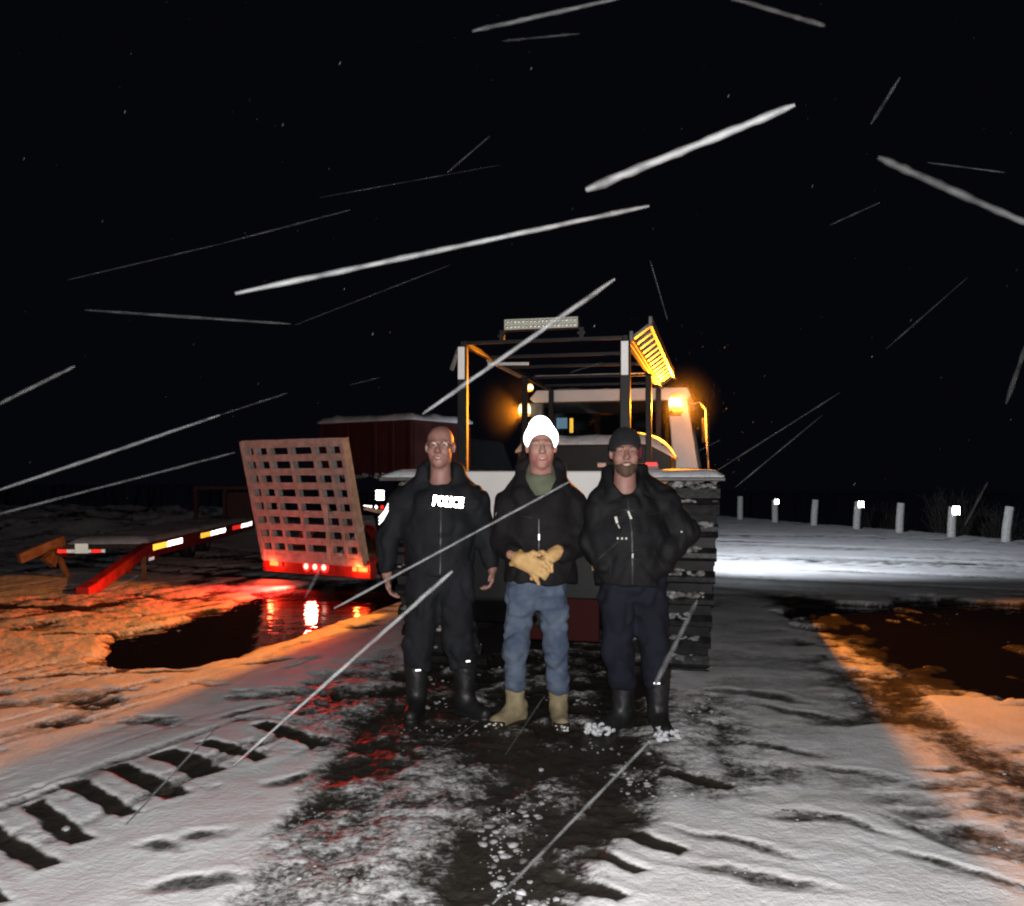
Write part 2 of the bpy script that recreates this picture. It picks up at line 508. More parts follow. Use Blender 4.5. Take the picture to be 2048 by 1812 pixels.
def ground_fields(x, y):
    """height and snow cover of the lot at world x, y"""
    x = np.asarray(x, float); y = np.asarray(y, float)
    xw, yw = warp(x, y)
    n1 = fbm2(x * 1.1, y * 1.1, 1, 4)
    n2 = fbm2(x * 4.3, y * 4.3, 11, 4, 0.6)
    n3 = fbm2(x * 17, y * 17, 21, 3, 0.6)
    n4 = fbm2(x * 1.7 + 5, y * 3.2, 81, 5, 0.6)
    cover = 0.92 - 0.5 * sstep(0.48, 0.7, n4) * (1 - 0.6 * sstep(10, 12, y)) + 0.1 * (n1 - 0.5)
    rough = np.full(x.shape, 0.4) + 0.75 * sstep(-2.0, -3.4, x + 0.25 * (y - 6)) * sstep(5.5, 7, y)

    def region(poly, soft, cv, ro, strength=1.0):
        nonlocal cover, rough
        m = (1 - sstep(-soft, soft, poly_sd(xw, yw, poly))) * strength
        cover = cover * (1 - m) + cv * m
        rough = rough * (1 - m) + ro * m
        return m

    # vehicle ruts pressed lengthways into the snow (left of the picture and across the far lot)
    al = R(24)
    s_ = x * math.cos(al) - y * math.sin(al)
    t_ = x * math.sin(al) + y * math.cos(al)
    rut = fbm2(s_ * 6.5, t_ * 0.55, 31, 3, 0.6)
    lm = sstep(0.3, -0.6, x + 0.25 * y - 1.0) * sstep(2.5, 3.2, y)
    cover -= lm * 0.42 * sstep(0.5, 0.75, rut)
    bl = R(-66)
    s2 = x * math.cos(bl) - y * math.sin(bl)
    t2 = x * math.sin(bl) + y * math.cos(bl)
    rut2 = fbm2(s2 * 2.6, t2 * 0.16, 41, 4, 0.6)
    far = sstep(10.0, 12.0, y)
    cover -= far * 0.42 * sstep(0.48, 0.72, rut2)
    cl = R(13)
    s3 = x * math.cos(cl) - y * math.sin(cl)
    t3 = x * math.sin(cl) + y * math.cos(cl)
    rut3 = fbm2(s3 * 3.2, t3 * 0.5, 51, 4, 0.6)
    rm = sstep(0.6, 1.4, x - 0.2 * y) * (1 - far)
    cover -= rm * 0.35 * sstep(0.5, 0.75, rut3)
    region(SNOW_L, 0.12, 0.97, 0.3)
    region(SNOW_R, 0.15, 0.95 + 0.25 * (n2 - 0.5), 0.5)
    region(GREY_R, 0.25, 0.62 + 0.2 * (n2 - 0.5), 0.3, 0.8)
    region(TRODDEN, 0.2, 0.42 + 0.75 * (n2 - 0.5), 0.9, 0.9)
    region(TRAMPLED_MID, 0.2, 0.45 + 0.9 * (n2 - 0.5), 0.9, 0.9)
    region(SLUSH, 0.12, 0.46 + 0.3 * (n2 - 0.5), 1.0)
    region(BARE_SHADE_C, 0.14, 0.2 + 1.1 * np.clip(n2 - 0.5, -0.12, 1), 1.0)
    region(FURROW_R, 0.25, 0.3 + 0.6 * (n2 - 0.5), 0.6, 0.9)
    region(BARE_R, 0.35, 0.02 + 0.5 * np.clip(n2 - 0.56, -0.2, 1), 0.5)
    # rough mid-distance snow on the left, broken by wheels
    cover -= 0.4 * sstep(0.52, 0.72, fbm2(x * 1.6, y * 0.8, 61, 4, 0.6)) * sstep(-0.5, -2.5, x) * sstep(6, 8, y)
    h = 0.03 * sstep(0.05, 0.8, cover)
    h = h + 0.035 * (n1 - 0.5) * sstep(0.2, 0.8, cover) + 0.014 * (n2 - 0.5) * (0.3 + rough) + 0.02 * (n3 - 0.5) * np.clip(rough, 0, 1) ** 2 + 0.05 * (n2 - 0.5) * np.clip(rough - 0.95, 0, 0.2) * 1.2
    h += 0.008 * lm * (0.5 - rut) + far * 0.05 * (0.5 - rut2)
    # pressed prints, each with a small thrown-up rim
    for (cx, cy, hl, hw, a, dep, s) in PRINTS:
        sel = (np.abs(x - cx) < hl + 0.25) & (np.abs(y - cy) < hl + 0.25)
        if not sel.any():
            continue
        kw = 0.4 if s > 0.8 else 1.0
        xs = x[sel] + (xw[sel] - x[sel]) * kw - cx
        ys = y[sel] + (yw[sel] - y[sel]) * kw - cy
        p = xs * math.cos(a) + ys * math.sin(a)
        q = -xs * math.sin(a) + ys * math.cos(a)
        d = np.maximum(np.abs(p) - hl, np.abs(q) - hw)
        if s < 0.8:
            d = (np.sqrt((p / hl) ** 2 + (q / hw) ** 2) - 1) * hw
        m = 1 - sstep(-0.024, 0.02, d) if s > 0.8 else 1 - sstep(-0.03, 0.03, d)
        rim = np.exp(-((d - 0.03) / 0.03) ** 2)
        h[sel] += -dep * m + (0.004 if s > 0.8 else 0.003) * rim * (1 - m)
        cover[sel] = cover[sel] * (1 - m) + m * ((-0.1 + 1.1 * (n2[sel] - 0.45) + 0.5 * (n3[sel] - 0.5)) if s > 0.8 else 0.36)
    # a ploughed bank behind the trailers and a low berm under the posts
    bank = np.exp(-((y - 23) / 4.0) ** 2) * sstep(-5.0, -8.0, x) * 0.85
    h += bank * (0.8 + 0.5 * (n1 - 0.5)) + bank * 0.25 * (fbm2(x * 0.9, y * 0.9, 71, 3) - 0.5)
    # beyond the posts the lot falls away
    e = (x - 8.05) * 0.954 + (y - 30.8) * 0.299        # distance past the post line
    h = h - np.clip(e - 0.9, 0, 12) * 0.5
    h = np.where(y > 34, h - np.clip((y - 34) * 0.05, 0, 6), h)
    # puddle basin
    pm = 1 - sstep(-0.16, 0.12, np.minimum(poly_sd(xw, yw, PUDDLE), poly_sd(xw + 3 * (xw - x), yw + 3 * (yw - y), PUDDLE_R) + 1.2 * (n4 - 0.5)))
    h = h * (1 - pm) + pm * (-0.07 + np.where(x > 0, 0.085 * np.clip(fbm2(x * 2.2, y * 1.3, 111, 4, 0.6) - 0.52, 0, 0.45) / 0.3, 0.0))
    cover = cover * (1 - pm) + pm * np.where((x > 0) & (h > -0.02), 0.45 * n2 * 1.4, 0.0)
    return h, np.clip(cover, -0.45, 1), rough


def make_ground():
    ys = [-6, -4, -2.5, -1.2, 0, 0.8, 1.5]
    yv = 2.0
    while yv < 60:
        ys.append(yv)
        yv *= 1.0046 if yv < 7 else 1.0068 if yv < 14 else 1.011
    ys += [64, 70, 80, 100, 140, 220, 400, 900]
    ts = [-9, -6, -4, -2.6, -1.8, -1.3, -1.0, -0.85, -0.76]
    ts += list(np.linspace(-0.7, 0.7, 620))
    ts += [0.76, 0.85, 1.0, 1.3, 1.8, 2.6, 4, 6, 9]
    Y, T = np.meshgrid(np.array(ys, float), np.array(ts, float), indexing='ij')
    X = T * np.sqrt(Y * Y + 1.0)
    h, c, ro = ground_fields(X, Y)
    ny, nx = X.shape
    co = np.stack([X, Y, h], -1).reshape(-1, 3)
    idx = np.arange(ny * nx).reshape(ny, nx)
    q = np.stack([idx[:-1, :-1], idx[:-1, 1:], idx[1:, 1:], idx[1:, :-1]], -1).reshape(-1, 4)
    me = bpy.data.meshes.new('snowy_ground')
    me.vertices.add(len(co))
    me.vertices.foreach_set('co', co.ravel())
    me.loops.add(q.size)
    me.loops.foreach_set('vertex_index', q.ravel().astype(np.int32))
    me.polygons.add(len(q))
    me.polygons.foreach_set('loop_start', np.arange(0, q.size, 4, dtype=np.int32))
    me.polygons.foreach_set('loop_total', np.full(len(q), 4, np.int32))
    me.update()
    me.polygons.foreach_set('use_smooth', [True] * len(q))
    a = me.attributes.new('cover', 'FLOAT', 'POINT')
    a.data.foreach_set('value', c.ravel().astype(np.float32))
    a = me.attributes.new('rough', 'FLOAT', 'POINT')
    a.data.foreach_set('value', ro.ravel().astype(np.float32))
    m, nt, b = nodes('snow_and_wet_ground')
    N, L = nt.nodes, nt.links
    geo = N.new('ShaderNodeNewGeometry')
    att = N.new('ShaderNodeAttribute'); att.attribute_name = 'cover'

    def noise(scale, detail=4, rgh=0.6):
        n = N.new('ShaderNodeTexNoise')
        n.inputs['Scale'].default_value = scale
        n.inputs['Detail'].default_value = detail
        n.inputs['Roughness'].default_value = rgh
        L.new(geo.outputs['Position'], n.inputs['Vector'])
        return n

    def math_(op, a, b_=None, clamp=False):
        n = N.new('ShaderNodeMath'); n.operation = op; n.use_clamp = clamp
        for i, v in enumerate((a, b_)):
            if v is None:
                continue
            if isinstance(v, (int, float)):
                n.inputs[i].default_value = v
            else:
                L.new(v, n.inputs[i])
        return n.outputs[0]

    nA = noise(11, 8, 0.72)
    nB = noise(38, 4, 0.6)
    nC = noise(2.2, 4, 0.5)
    nD = noise(120, 3, 0.7)
    pert = math_('ADD', math_('MULTIPLY', math_('SUBTRACT', nA.outputs['Fac'], 0.5), 0.75), math_('MULTIPLY', math_('SUBTRACT', nB.outputs['Fac'], 0.5), 0.55))
    atr = N.new('ShaderNodeAttribute'); atr.attribute_name = 'rough'
    cov = math_('ADD', att.outputs['Fac'], math_('MULTIPLY', pert, math_('ADD', math_('MULTIPLY', atr.outputs['Fac'], 1.05), 0.25)))
    rp = N.new('ShaderNodeValToRGB')
    L.new(cov, rp.inputs['Fac'])
    er = rp.color_ramp
    er.elements[0].position = 0.2
    er.elements[0].color = (0.034, 0.03, 0.025, 1)
    er.elements[1].position = 0.7
    er.elements[1].color = (0.84, 0.845, 0.87, 1)
    for p, c_ in ((0.31, (0.055, 0.05, 0.045)), (0.42, (0.24, 0.24, 0.24)), (0.54, (0.55, 0.555, 0.565))):
        e = er.elements.new(p)
        e.color = (*c_, 1)
    dirt = N.new('ShaderNodeValToRGB')
    L.new(nC.outputs['Fac'], dirt.inputs['Fac'])
    dirt.color_ramp.elements[0].position = 0.3
    dirt.color_ramp.elements[0].color = (0.86, 0.83, 0.81, 1)
    dirt.color_ramp.elements[1].position = 0.62
    dirt.color_ramp.elements[1].color = (1, 1, 1, 1)
    mul = N.new('ShaderNodeMixRGB'); mul.blend_type = 'MULTIPLY'; mul.inputs[0].default_value = 1
    L.new(rp.outputs['Color'], mul.inputs[1]); L.new(dirt.outputs['Color'], mul.inputs[2])
    L.new(mul.outputs['Color'], b.inputs['Base Color'])
    rr = N.new('ShaderNodeMapRange')
    rr.inputs['From Min'].default_value = 0.1; rr.inputs['From Max'].default_value = 0.75
    rr.inputs['To Min'].default_value = 0.45; rr.inputs['To Max'].default_value = 0.72
    L.new(cov, rr.inputs['Value'])
    L.new(rr.outputs[0], b.inputs['Roughness'])
    b.inputs['Specular IOR Level'].default_value = 0.14
    bp = N.new('ShaderNodeBump')
    bp.inputs['Strength'].default_value = 0.9
    bp.inputs['Distance'].default_value = 0.010
    hh = math_('ADD', math_('ADD', math_('MULTIPLY', cov, 0.6), math_('MULTIPLY', nB.outputs['Fac'], 0.55)), math_('MULTIPLY', nD.outputs['Fac'], 0.3))
    L.new(hh, bp.inputs['Height'])
    L.new(bp.outputs['Normal'], b.inputs['Normal'])
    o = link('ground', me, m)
    tag(o, kind='structure')
    return o


make_ground()

# water of the puddle: one flat sheet that the ground rises out of
pb = MB()
cx = sum(p[0] for p in PUDDLE) / len(PUDDLE)
cy = sum(p[1] for p in PUDDLE) / len(PUDDLE)
pv = [(cx + (p[0] - cx) * 1.12, cy + (p[1] - cy) * 1.12, -0.022) for p in PUDDLE]
pb.add(pv, [tuple(range(len(pv)))])
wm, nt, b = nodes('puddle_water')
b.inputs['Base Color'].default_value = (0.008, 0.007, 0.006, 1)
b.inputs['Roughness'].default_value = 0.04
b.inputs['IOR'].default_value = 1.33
nz = nt.nodes.new('ShaderNodeTexNoise'); nz.inputs['Scale'].default_value = 5.0; nz.inputs['Detail'].default_value = 3
g_ = nt.nodes.new('ShaderNodeNewGeometry'); nt.links.new(g_.outputs['Position'], nz.inputs['Vector'])
bp = nt.nodes.new('ShaderNodeBump'); bp.inputs['Distance'].default_value = 0.012; bp.inputs['Strength'].default_value = 0.7
nt.links.new(nz.outputs['Fac'], bp.inputs['Height']); nt.links.new(bp.outputs['Normal'], b.inputs['Normal'])
tag(pb.build('puddle', wm), kind='structure')
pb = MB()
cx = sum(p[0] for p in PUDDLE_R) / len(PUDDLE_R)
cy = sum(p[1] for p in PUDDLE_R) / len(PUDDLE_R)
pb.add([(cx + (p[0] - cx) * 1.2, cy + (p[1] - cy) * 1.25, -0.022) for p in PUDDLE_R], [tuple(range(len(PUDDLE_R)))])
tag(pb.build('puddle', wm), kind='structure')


def gz(x, y):
    h, c, r_ = ground_fields(np.array([x]), np.array([y]))
    return float(h[0])


# ------------------------------------------------------------------ snow lying on things
def snow_cap(name, x0, x1, y0, y1, z, th, seed, m, parent, nx=24, ny=10, wob=0.03, tilt=None):
    xs = np.linspace(x0, x1, nx); ys = np.linspace(y0, y1, ny)
    X, Y = np.meshgrid(xs, ys, indexing='ij')
    e = np.minimum(np.minimum(X - x0, x1 - X) / 0.09, np.minimum(Y - y0, y1 - Y) / 0.09)
    e = np.clip(e, 0, 1) ** 0.5
    n = fbm2(X * 4 + seed * 3.1, Y * 4, seed, 3)
    Z = z + th * (0.25 + 0.75 * e) * (0.55 + 0.9 * n)
    XX = X + wob * (fbm2(X * 5, Y * 5 + seed, seed + 3, 3) - 0.5) * 2
    YY = Y + wob * (fbm2(X * 5 + 7, Y * 5 + seed, seed + 5, 3) - 0.5) * 2
    mb = MB()
    top = [(XX[i, j], YY[i, j], Z[i, j]) for i in range(nx) for j in range(ny)]
    bot = [(XX[i, j], YY[i, j], z + 0.002) for i in range(nx) for j in range(ny)]
    if tilt:
        top = [tilt(p) for p in top]; bot = [tilt(p) for p in bot]
    N_ = nx * ny
    fs = []
    for i in range(nx - 1):
        for j in range(ny - 1):
            a = i * ny + j
            fs.append((a, a + ny, a + ny + 1, a + 1))
            fs.append((N_ + a, N_ + a + 1, N_ + a + ny + 1, N_ + a + ny))
    for i in range(nx - 1):
        for j in (0, ny - 1):
            a = i * ny + j
            fs.append((a, a + ny, N_ + a + ny, N_ + a))
    for j in range(ny - 1):
        for i in (0, nx - 1):
            a = i * ny + j
            fs.append((a, a + 1, N_ + a + 1, N_ + a))
    mb.add(top + bot, fs)
    return mb.build(name, m, parent, smooth=True)


def lump(mb, c, r_, seed, sq=0.7):
    rr = random.Random(seed)
    t = (1 + 5 ** 0.5) / 2
    vs = [(-1, t, 0), (1, t, 0), (-1, -t, 0), (1, -t, 0), (0, -1, t), (0, 1, t), (0, -1, -t), (0, 1, -t), (t, 0, -1), (t, 0, 1), (-t, 0, -1), (-t, 0, 1)]
    fs = [(0, 11, 5), (0, 5, 1), (0, 1, 7), (0, 7, 10), (0, 10, 11), (1, 5, 9), (5, 11, 4), (11, 10, 2), (10, 7, 6), (7, 1, 8), (3, 9, 4), (3, 4, 2), (3, 2, 6),
          (3, 6, 8), (3, 8, 9), (4, 9, 5), (2, 4, 11), (6, 2, 10), (8, 6, 7), (9, 8, 1)]
    out = []
    ax, ay = rr.uniform(0.7, 1.4), rr.uniform(0.7, 1.4)
    for v in vs:
        k = r_ / 1.9 * rr.uniform(0.65, 1.3)
        out.append((c[0] + v[0] * k * ax, c[1] + v[1] * k * ay, c[2] + v[2] * k * sq))
    mb.add(out, fs)


# loose slush and snow crumbs over the trodden lot
def crumbs():
    rs = np.random.RandomState(3)
    n = 13000
    py = 1200 + 640 * rs.rand(n) ** 0.8
    px = -50 + 2150 * rs.rand(n)
    d = CH * F / (py - HZ)
    x = (px - 1024) / F * d
    h, c, ro = ground_fields(x, d)
    keep = (rs.rand(n) < (np.clip(ro - 0.32, 0, 1) * 1.3) * sstep(0.52, 0.75, fbm2(x * 3.1, d * 3.1, 77, 3))) & (h > -0.01) & (c < 0.62)
    sets = (MB(), MB())
    for i in np.nonzero(keep)[0]:
        r_ = 0.005 + 0.018 * rs.rand() ** 3
        lump(sets[int(rs.rand() < 0.05)], (x[i], d[i], h[i] + r_ * 0.1), r_, int(i), 0.5)
    tag(sets[0].build('slush_crumbs', M['dirty_snow'], smooth=True), 'grey crumbs of slush scattered over the trodden lot', 'slush', kind='stuff')
    tag(sets[1].build('snow_crumbs', M['snow'], smooth=True), 'white crumbs of snow scattered over the trodden lot', 'snow', kind='stuff')


crumbs()

# ------------------------------------------------------------------ SNOWCAT (seen from behind, turned 13 degrees)
YAW = R(13.3)
cat = empty('snowcat', (0.739, 8.56, 0.0), -YAW)
tag(cat, 'tracked snowcat with white cab, cargo bed and roof rack, parked behind the three people', 'snowcat')


def cat_world(p):
    c, s = math.cos(YAW), math.sin(YAW)
    return (0.739 + p[0] * c + p[1] * s, 8.56 - p[0] * s + p[1] * c, p[2])


# body: chassis, belly, bed
MB().prism([(-2.45, 0.62), (-2.2, 0.42), (2.9, 0.42), (3.2, 0.7), (3.2, 1.2), (-2.45, 1.2)], -0.6, 0.6, 'x').build('chassis', M['black_steel'], cat, bevel=0.02)
MB().bbox(-0.1, 0.45, -2.5, -2.46, 0.36, 0.66).build('rear_panel', M['belly_red'], cat, bevel=0.01)
MB().bbox(-0.62, 0.7, -2.44, 0.95, 1.2, 1.3).build('bed_floor', M['grey_steel'], cat, bevel=0.01)
for x in (-0.66, 0.7):
    MB().bbox(x - 0.025, x + 0.025, -2.44, 0.95, 1.3, 1.52).build('bed_side', M['white_paint'], cat, bevel=0.008)
tg = MB().bbox(-0.66, 0.7, -2.56, -2.5, 1.2, 1.545).build('tailgate', M['white_paint'], cat, bevel=0.012)
hb = MB()
hb.bbox(-0.14, 0.2, -2.75, -2.4, 0.5, 0.6)
hb.tube([(0.03, -2.75, 0.55), (0.03, -2.86, 0.55), (0.03, -2.88, 0.62)], [0.04, 0.035, 0.03])
hb.build('tow_hitch', M['black_steel'], cat, bevel=0.008)

# tool box in the bed with a roof of snow
tb = MB().prism([(-0.68, 1.305), (0.82, 1.305), (0.82, 1.68), (0.74, 1.82), (-0.6, 1.82), (-0.68, 1.68)], -0.12, 0.8, 'y').build('bed_box', M['black_steel'], cat, bevel=0.015)
snow_cap('box_snow', -0.68, 0.84, -0.16, 0.82, 1.815, 0.1, 5, M['snow'], tb, 30, 14, 0.025,
         tilt=lambda p: (p[0], p[1], p[2] - max(0, p[0] - 0.6) * 0.55 - max(0, -0.5 - p[0]) * 0.4))
MB().bbox(0.12, 0.2, -0.135, -0.121, 1.6, 1.64).build('handle', M['chrome'], tb)

# cab
cx0, cx1 = -0.95, 1.05
cab_low = MB().prism([(cx0, 1.2), (cx1, 1.2), (cx1, 1.62), (cx0, 1.62)], 1.0, 2.7, 'y').build('cab_base', M['grey_steel'], cat, bevel=0.02)


def pillar(xb0, xb1, xt0, xt1, y0, y1, z0, z1, m, name='cab_pillar'):
    mb = MB()
    vs = [(xb0, y0, z0), (xb1, y0, z0), (xb1, y1, z0), (xb0, y1, z0), (xt0, y0, z1), (xt1, y0, z1), (xt1, y1, z1), (xt0, y1, z1)]
    mb.add(vs, [(3, 2, 1, 0), (4, 5, 6, 7), (0, 1, 5, 4), (1, 2, 6, 5), (2, 3, 7, 6), (3, 0, 4, 7)])
    return mb.build(name, m, cat, bevel=0.012)


pillar(0.785, 1.05, 0.725, 0.93, 1.0, 1.1, 1.56, 2.33, M['white_paint'])
pillar(-0.95, -0.7, -0.83, -0.64, 1.0, 1.1, 1.62, 2.33, M['grey_steel'])
pillar(0.9, 1.05, 0.78, 0.93, 2.55, 2.68, 1.62, 2.33, M['grey_steel'])
pillar(-0.95, -0.8, -0.83, -0.68, 2.55, 2.68, 1.62, 2.33, M['grey_steel'])
roof = MB().prism([(-0.74, 2.33), (0.93, 2.33), (0.97, 2.37), (0.93, 2.46), (-0.7, 2.46), (-0.78, 2.37)], 0.93, 2.75, 'y').build('cab_roof', M['white_paint'], cat, bevel=0.01)
snow_cap('roof_snow', -0.66, 0.9, 1.3, 2.7, 2.46, 0.05, 8, M['snow'], roof, 24, 14, 0.04)
MB().bbox(-0.7, 0.78, 1.02, 1.05, 1.62, 1.72).build('window_sill', M['black_steel'], cat)
wing = MB().bbox(-0.69, 0.77, 1.035, 1.043, 1.72, 2.33)
gm, nt, b = nodes('cab_window_glass')
b.inputs['Base Color'].default_value = (0.02, 0.02, 0.02, 1)
tr = nt.nodes.new('ShaderNodeBsdfTransparent'); tr.inputs[0].default_value = (0.75, 0.78, 0.8, 1)
gl = nt.nodes.new('ShaderNodeBsdfAnisotropic'); gl.inputs['Roughness'].default_value = 0.05
mx = nt.nodes.new('ShaderNodeMixShader'); mx.inputs[0].default_value = 0.06
nt.links.new(tr.outputs[0], mx.inputs[1]); nt.links.new(gl.outputs[0], mx.inputs[2])
nt.links.new(mx.outputs[0], nt.nodes['Material Output'].inputs['Surface'])
M['window'] = gm
wing.build('rear_window', gm, cat)
MB().bbox(-0.72, 0.82, 2.66, 2.67, 1.62, 2.33).build('windscreen', M['glass'], cat)
MB().bbox(0.95, 0.96, 1.12, 2.54, 1.64, 2.3).build('side_window', M['glass'], cat)
MB().bbox(-0.87, -0.86, 1.12, 2.54, 1.64, 2.3).build('side_window', M['glass'], cat)
for x in (-0.38, 0.42):
    sb = MB()
    sb.bbox(x - 0.24, x + 0.24, 1.5, 1.62, 1.6, 2.02)
    sb.bbox(x - 0.13, x + 0.13, 1.51, 1.61, 2.03, 2.16)
    sb.build('seat', M['rubber'], cat, bevel=0.04)
MB().bbox(-0.52, -0.4, 1.16, 1.18, 2.05, 2.17).build('monitor', M['screen'], cat)
MB().bbox(-0.36, -0.325, 1.1, 1.13, 2.0, 2.16).build('amber_reflector', M['retro_amber'], cat)
MB().prism([(2.7, 1.2), (3.3, 1.2), (3.3, 1.45), (2.7, 1.6)], -0.7, 0.8, 'x').build('nose', M['white_paint'], cat, bevel=0.03)
for x in (-0.55, 0.65):
    MB().lathe([(0.09, 3.305), (0.09, 3.33), (0.06, 3.34)], (x, 0, 1.32), 'y').build('headlight', M['headlamp'], cat, smooth=True)
# mirror bracket beside the cab
mm = MB()
mm.tube([(0.97, 0.98, 2.28), (1.06, 0.97, 2.3), (1.12, 0.97, 2.22), (1.13, 0.97, 1.95), (1.15, 0.97, 1.6)], 0.011, 6)
mr = mm.build('mirror_bracket', M['galv'], cat, smooth=True)
MB().bbox(1.075, 1.17, 0.98, 1.02, 1.86, 2.14).build('mirror', M['black_steel'], mr, bevel=0.02)


# amber beacons
def beacon(p, r_, power, name='beacon'):
    b0 = MB().lathe([(r_ * 1.15, -r_ * 1.5), (r_ * 1.25, -r_ * 1.35), (r_ * 1.15, -r_ * 1.15)], p, 'z', 18).build(name, M['black_steel'], cat, smooth=True)
    prof = [(r_ * 0.75, -r_ * 1.12), (r_ * 0.95, -r_ * 0.75), (r_, 0.0), (r_ * 0.85, r_ * 0.8), (r_ * 0.45, r_ * 1.3), (0.001, r_ * 1.42)]
    MB().lathe(prof, p, 'z', 18).build('lens', M['beacon_lens'], b0, smooth=True)
    MB().lathe([(r_ * 0.5, -r_ * 0.8), (r_ * 1.0, -r_ * 0.6), (r_ * 1.04, r_ * 0.3), (r_ * 0.85, r_ * 0.85), (r_ * 0.3, r_ * 1.1)], p, 'z', 18).build('bulb', M['beacon_bulb'], b0, smooth=True)
    return b0


BEACONS = [((0.81, 0.88, 2.285), 0.068, 1250), ((-0.83, 0.90, 2.245), 0.066, 1050), ((-0.8, 1.05, 2.505), 0.035, 110)]
for p, r_, pw in BEACONS:
    beacon(p, r_, pw)
    if pw > 500:
        MB().bbox(p[0] - 0.06, p[0] + 0.06, p[1] - 0.155, 1.0, p[2] - 0.125, p[2] - 0.112).build('beacon_shield', M['black_steel'], cat)  # oversized plate added to block amber light cast steeply down
    lx_, ly_, lz_ = p[0], p[1] - r_ * 1.04 - 0.02, p[2] - 0.03
    lamp('beacon_light', 'SPOT', cat_world((lx_, ly_, lz_)), pw, (1.0, 0.275, 0.013), 0.04, None, cat_world((lx_ + (0.75 if lx_ > 0 else -0.8 if pw > 500 else -1.0), ly_ - (0.66 if lx_ > 0 else 0.6 if pw > 500 else 0.1), lz_ - 0.15)), R(156 if lx_ > 0 or pw < 500 else 104), 0.15)

# scattering spheres added to give the lit beacons an orange halo
def halo(p, r_, dens, label):
    m = bpy.data.materials.new('beacon_halo')
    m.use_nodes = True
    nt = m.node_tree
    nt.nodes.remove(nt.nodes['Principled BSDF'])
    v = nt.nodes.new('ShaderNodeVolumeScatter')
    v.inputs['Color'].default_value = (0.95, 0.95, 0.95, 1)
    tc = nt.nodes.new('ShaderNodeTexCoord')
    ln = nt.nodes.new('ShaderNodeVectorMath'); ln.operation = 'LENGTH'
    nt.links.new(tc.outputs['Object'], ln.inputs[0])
    mr = nt.nodes.new('ShaderNodeMapRange')                     # densest at the lamp, fading outward to soften the halo
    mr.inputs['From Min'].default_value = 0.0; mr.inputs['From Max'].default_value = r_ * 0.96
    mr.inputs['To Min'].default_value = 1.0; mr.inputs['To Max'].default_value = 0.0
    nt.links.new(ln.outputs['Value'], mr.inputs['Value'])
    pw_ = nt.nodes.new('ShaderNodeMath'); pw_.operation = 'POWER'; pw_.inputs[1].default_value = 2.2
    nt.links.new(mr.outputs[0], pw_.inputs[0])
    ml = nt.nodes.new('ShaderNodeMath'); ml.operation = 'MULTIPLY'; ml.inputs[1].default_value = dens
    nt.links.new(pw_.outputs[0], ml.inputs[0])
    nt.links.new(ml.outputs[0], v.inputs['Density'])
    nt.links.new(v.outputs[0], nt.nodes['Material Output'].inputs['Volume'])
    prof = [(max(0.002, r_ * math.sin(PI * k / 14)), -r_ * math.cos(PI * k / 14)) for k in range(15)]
    o = MB().lathe(prof, (0, 0, 0), 'z', 24).build('beacon_halo', m)
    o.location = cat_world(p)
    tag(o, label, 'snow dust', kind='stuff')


halo((0.84, 0.7, 2.26), 0.5, 0.045, 'added volume for the orange halo round the beacon at the cab right corner')
halo((-0.83, 0.74, 2.24), 0.55, 0.022, 'added volume for the orange halo round the beacon at the cab left corner')

# rack over the bed
RX0, RX1 = -0.53, 0.63
for x, ys_ in ((RX1, (-2.5, -0.45, 0.9)), (RX0, (-2.5, -0.45, 0.9))):
    for i, y in enumerate(ys_):
        mb = MB()
        wd = 0.05 if i == 0 else 0.04
        mb.bar((x, y, 1.5), (x, y, 2.44), wd, wd * 1.4)
        pst = mb.build('rack_post', M['black_steel'], cat, bevel=0.006)
        if i == 0:
            MB().bar((x, y - 0.036, 2.2), (x, y - 0.036, 2.43), 0.048, 0.012, (0, 1, 0)).build('post_sleeve', M['white_paint'], pst)
    MB().bar((x, -2.5, 2.46), (x, 0.95, 2.46), 0.04, 0.04).build('rack_rail', M['black_steel'], cat, bevel=0.005)
for y, z in ((-2.5, 2.46), (-1.75, 2.46), (-1.1, 2.46), (-0.2, 2.47), (0.45, 2.46)):
    MB().bar((RX0 + 0.02, y, z), (RX1 - 0.02, y, z), 0.025, 0.022).build('crossbar', M['black_steel'], cat)
snow_cap('rack_snow', RX0 + 0.05, RX1 - 0.05, -0.225, -0.175, 2.482, 0.014, 12, M['snow'], cat, 20, 4, 0.004)
for a_, b_ in (((RX0, -1.8, 2.43), (RX0 + 0.06, -0.9, 2.4)), ((RX0, -1.8, 2.4), (RX0 + 0.32, -1.75, 2.4)), ((RX0 - 0.03, -2.5, 2.42), (RX0 - 0.1, -2.45, 2.28))):
    MB().bar(a_, b_, 0.022, 0.022).build('rack_brace', M['galv'], cat)
# ladder strapped along the right rail
lad = []
la, lb = (0.67, -2.5, 2.47), (0.8, -2.5, 2.565)
da = Vector((0.0, 3.35, -0.0))
for nm, p in (('ladder_rail', la), ('ladder_rail', lb)):
    MB().bar(Vector(p), Vector(p) + da, 0.025, 0.07, (0, 0, 1)).build(nm, M['ladder'], cat, bevel=0.004)
for i in range(14):
    t = (i + 0.5) / 14
    p, q = Vector(la) + da * t, Vector(lb) + da * t
    MB().bar(p, q, 0.075, 0.02, (q - p).cross(Vector((0, 1, 0)))).build('rung', M['ladder'], cat)
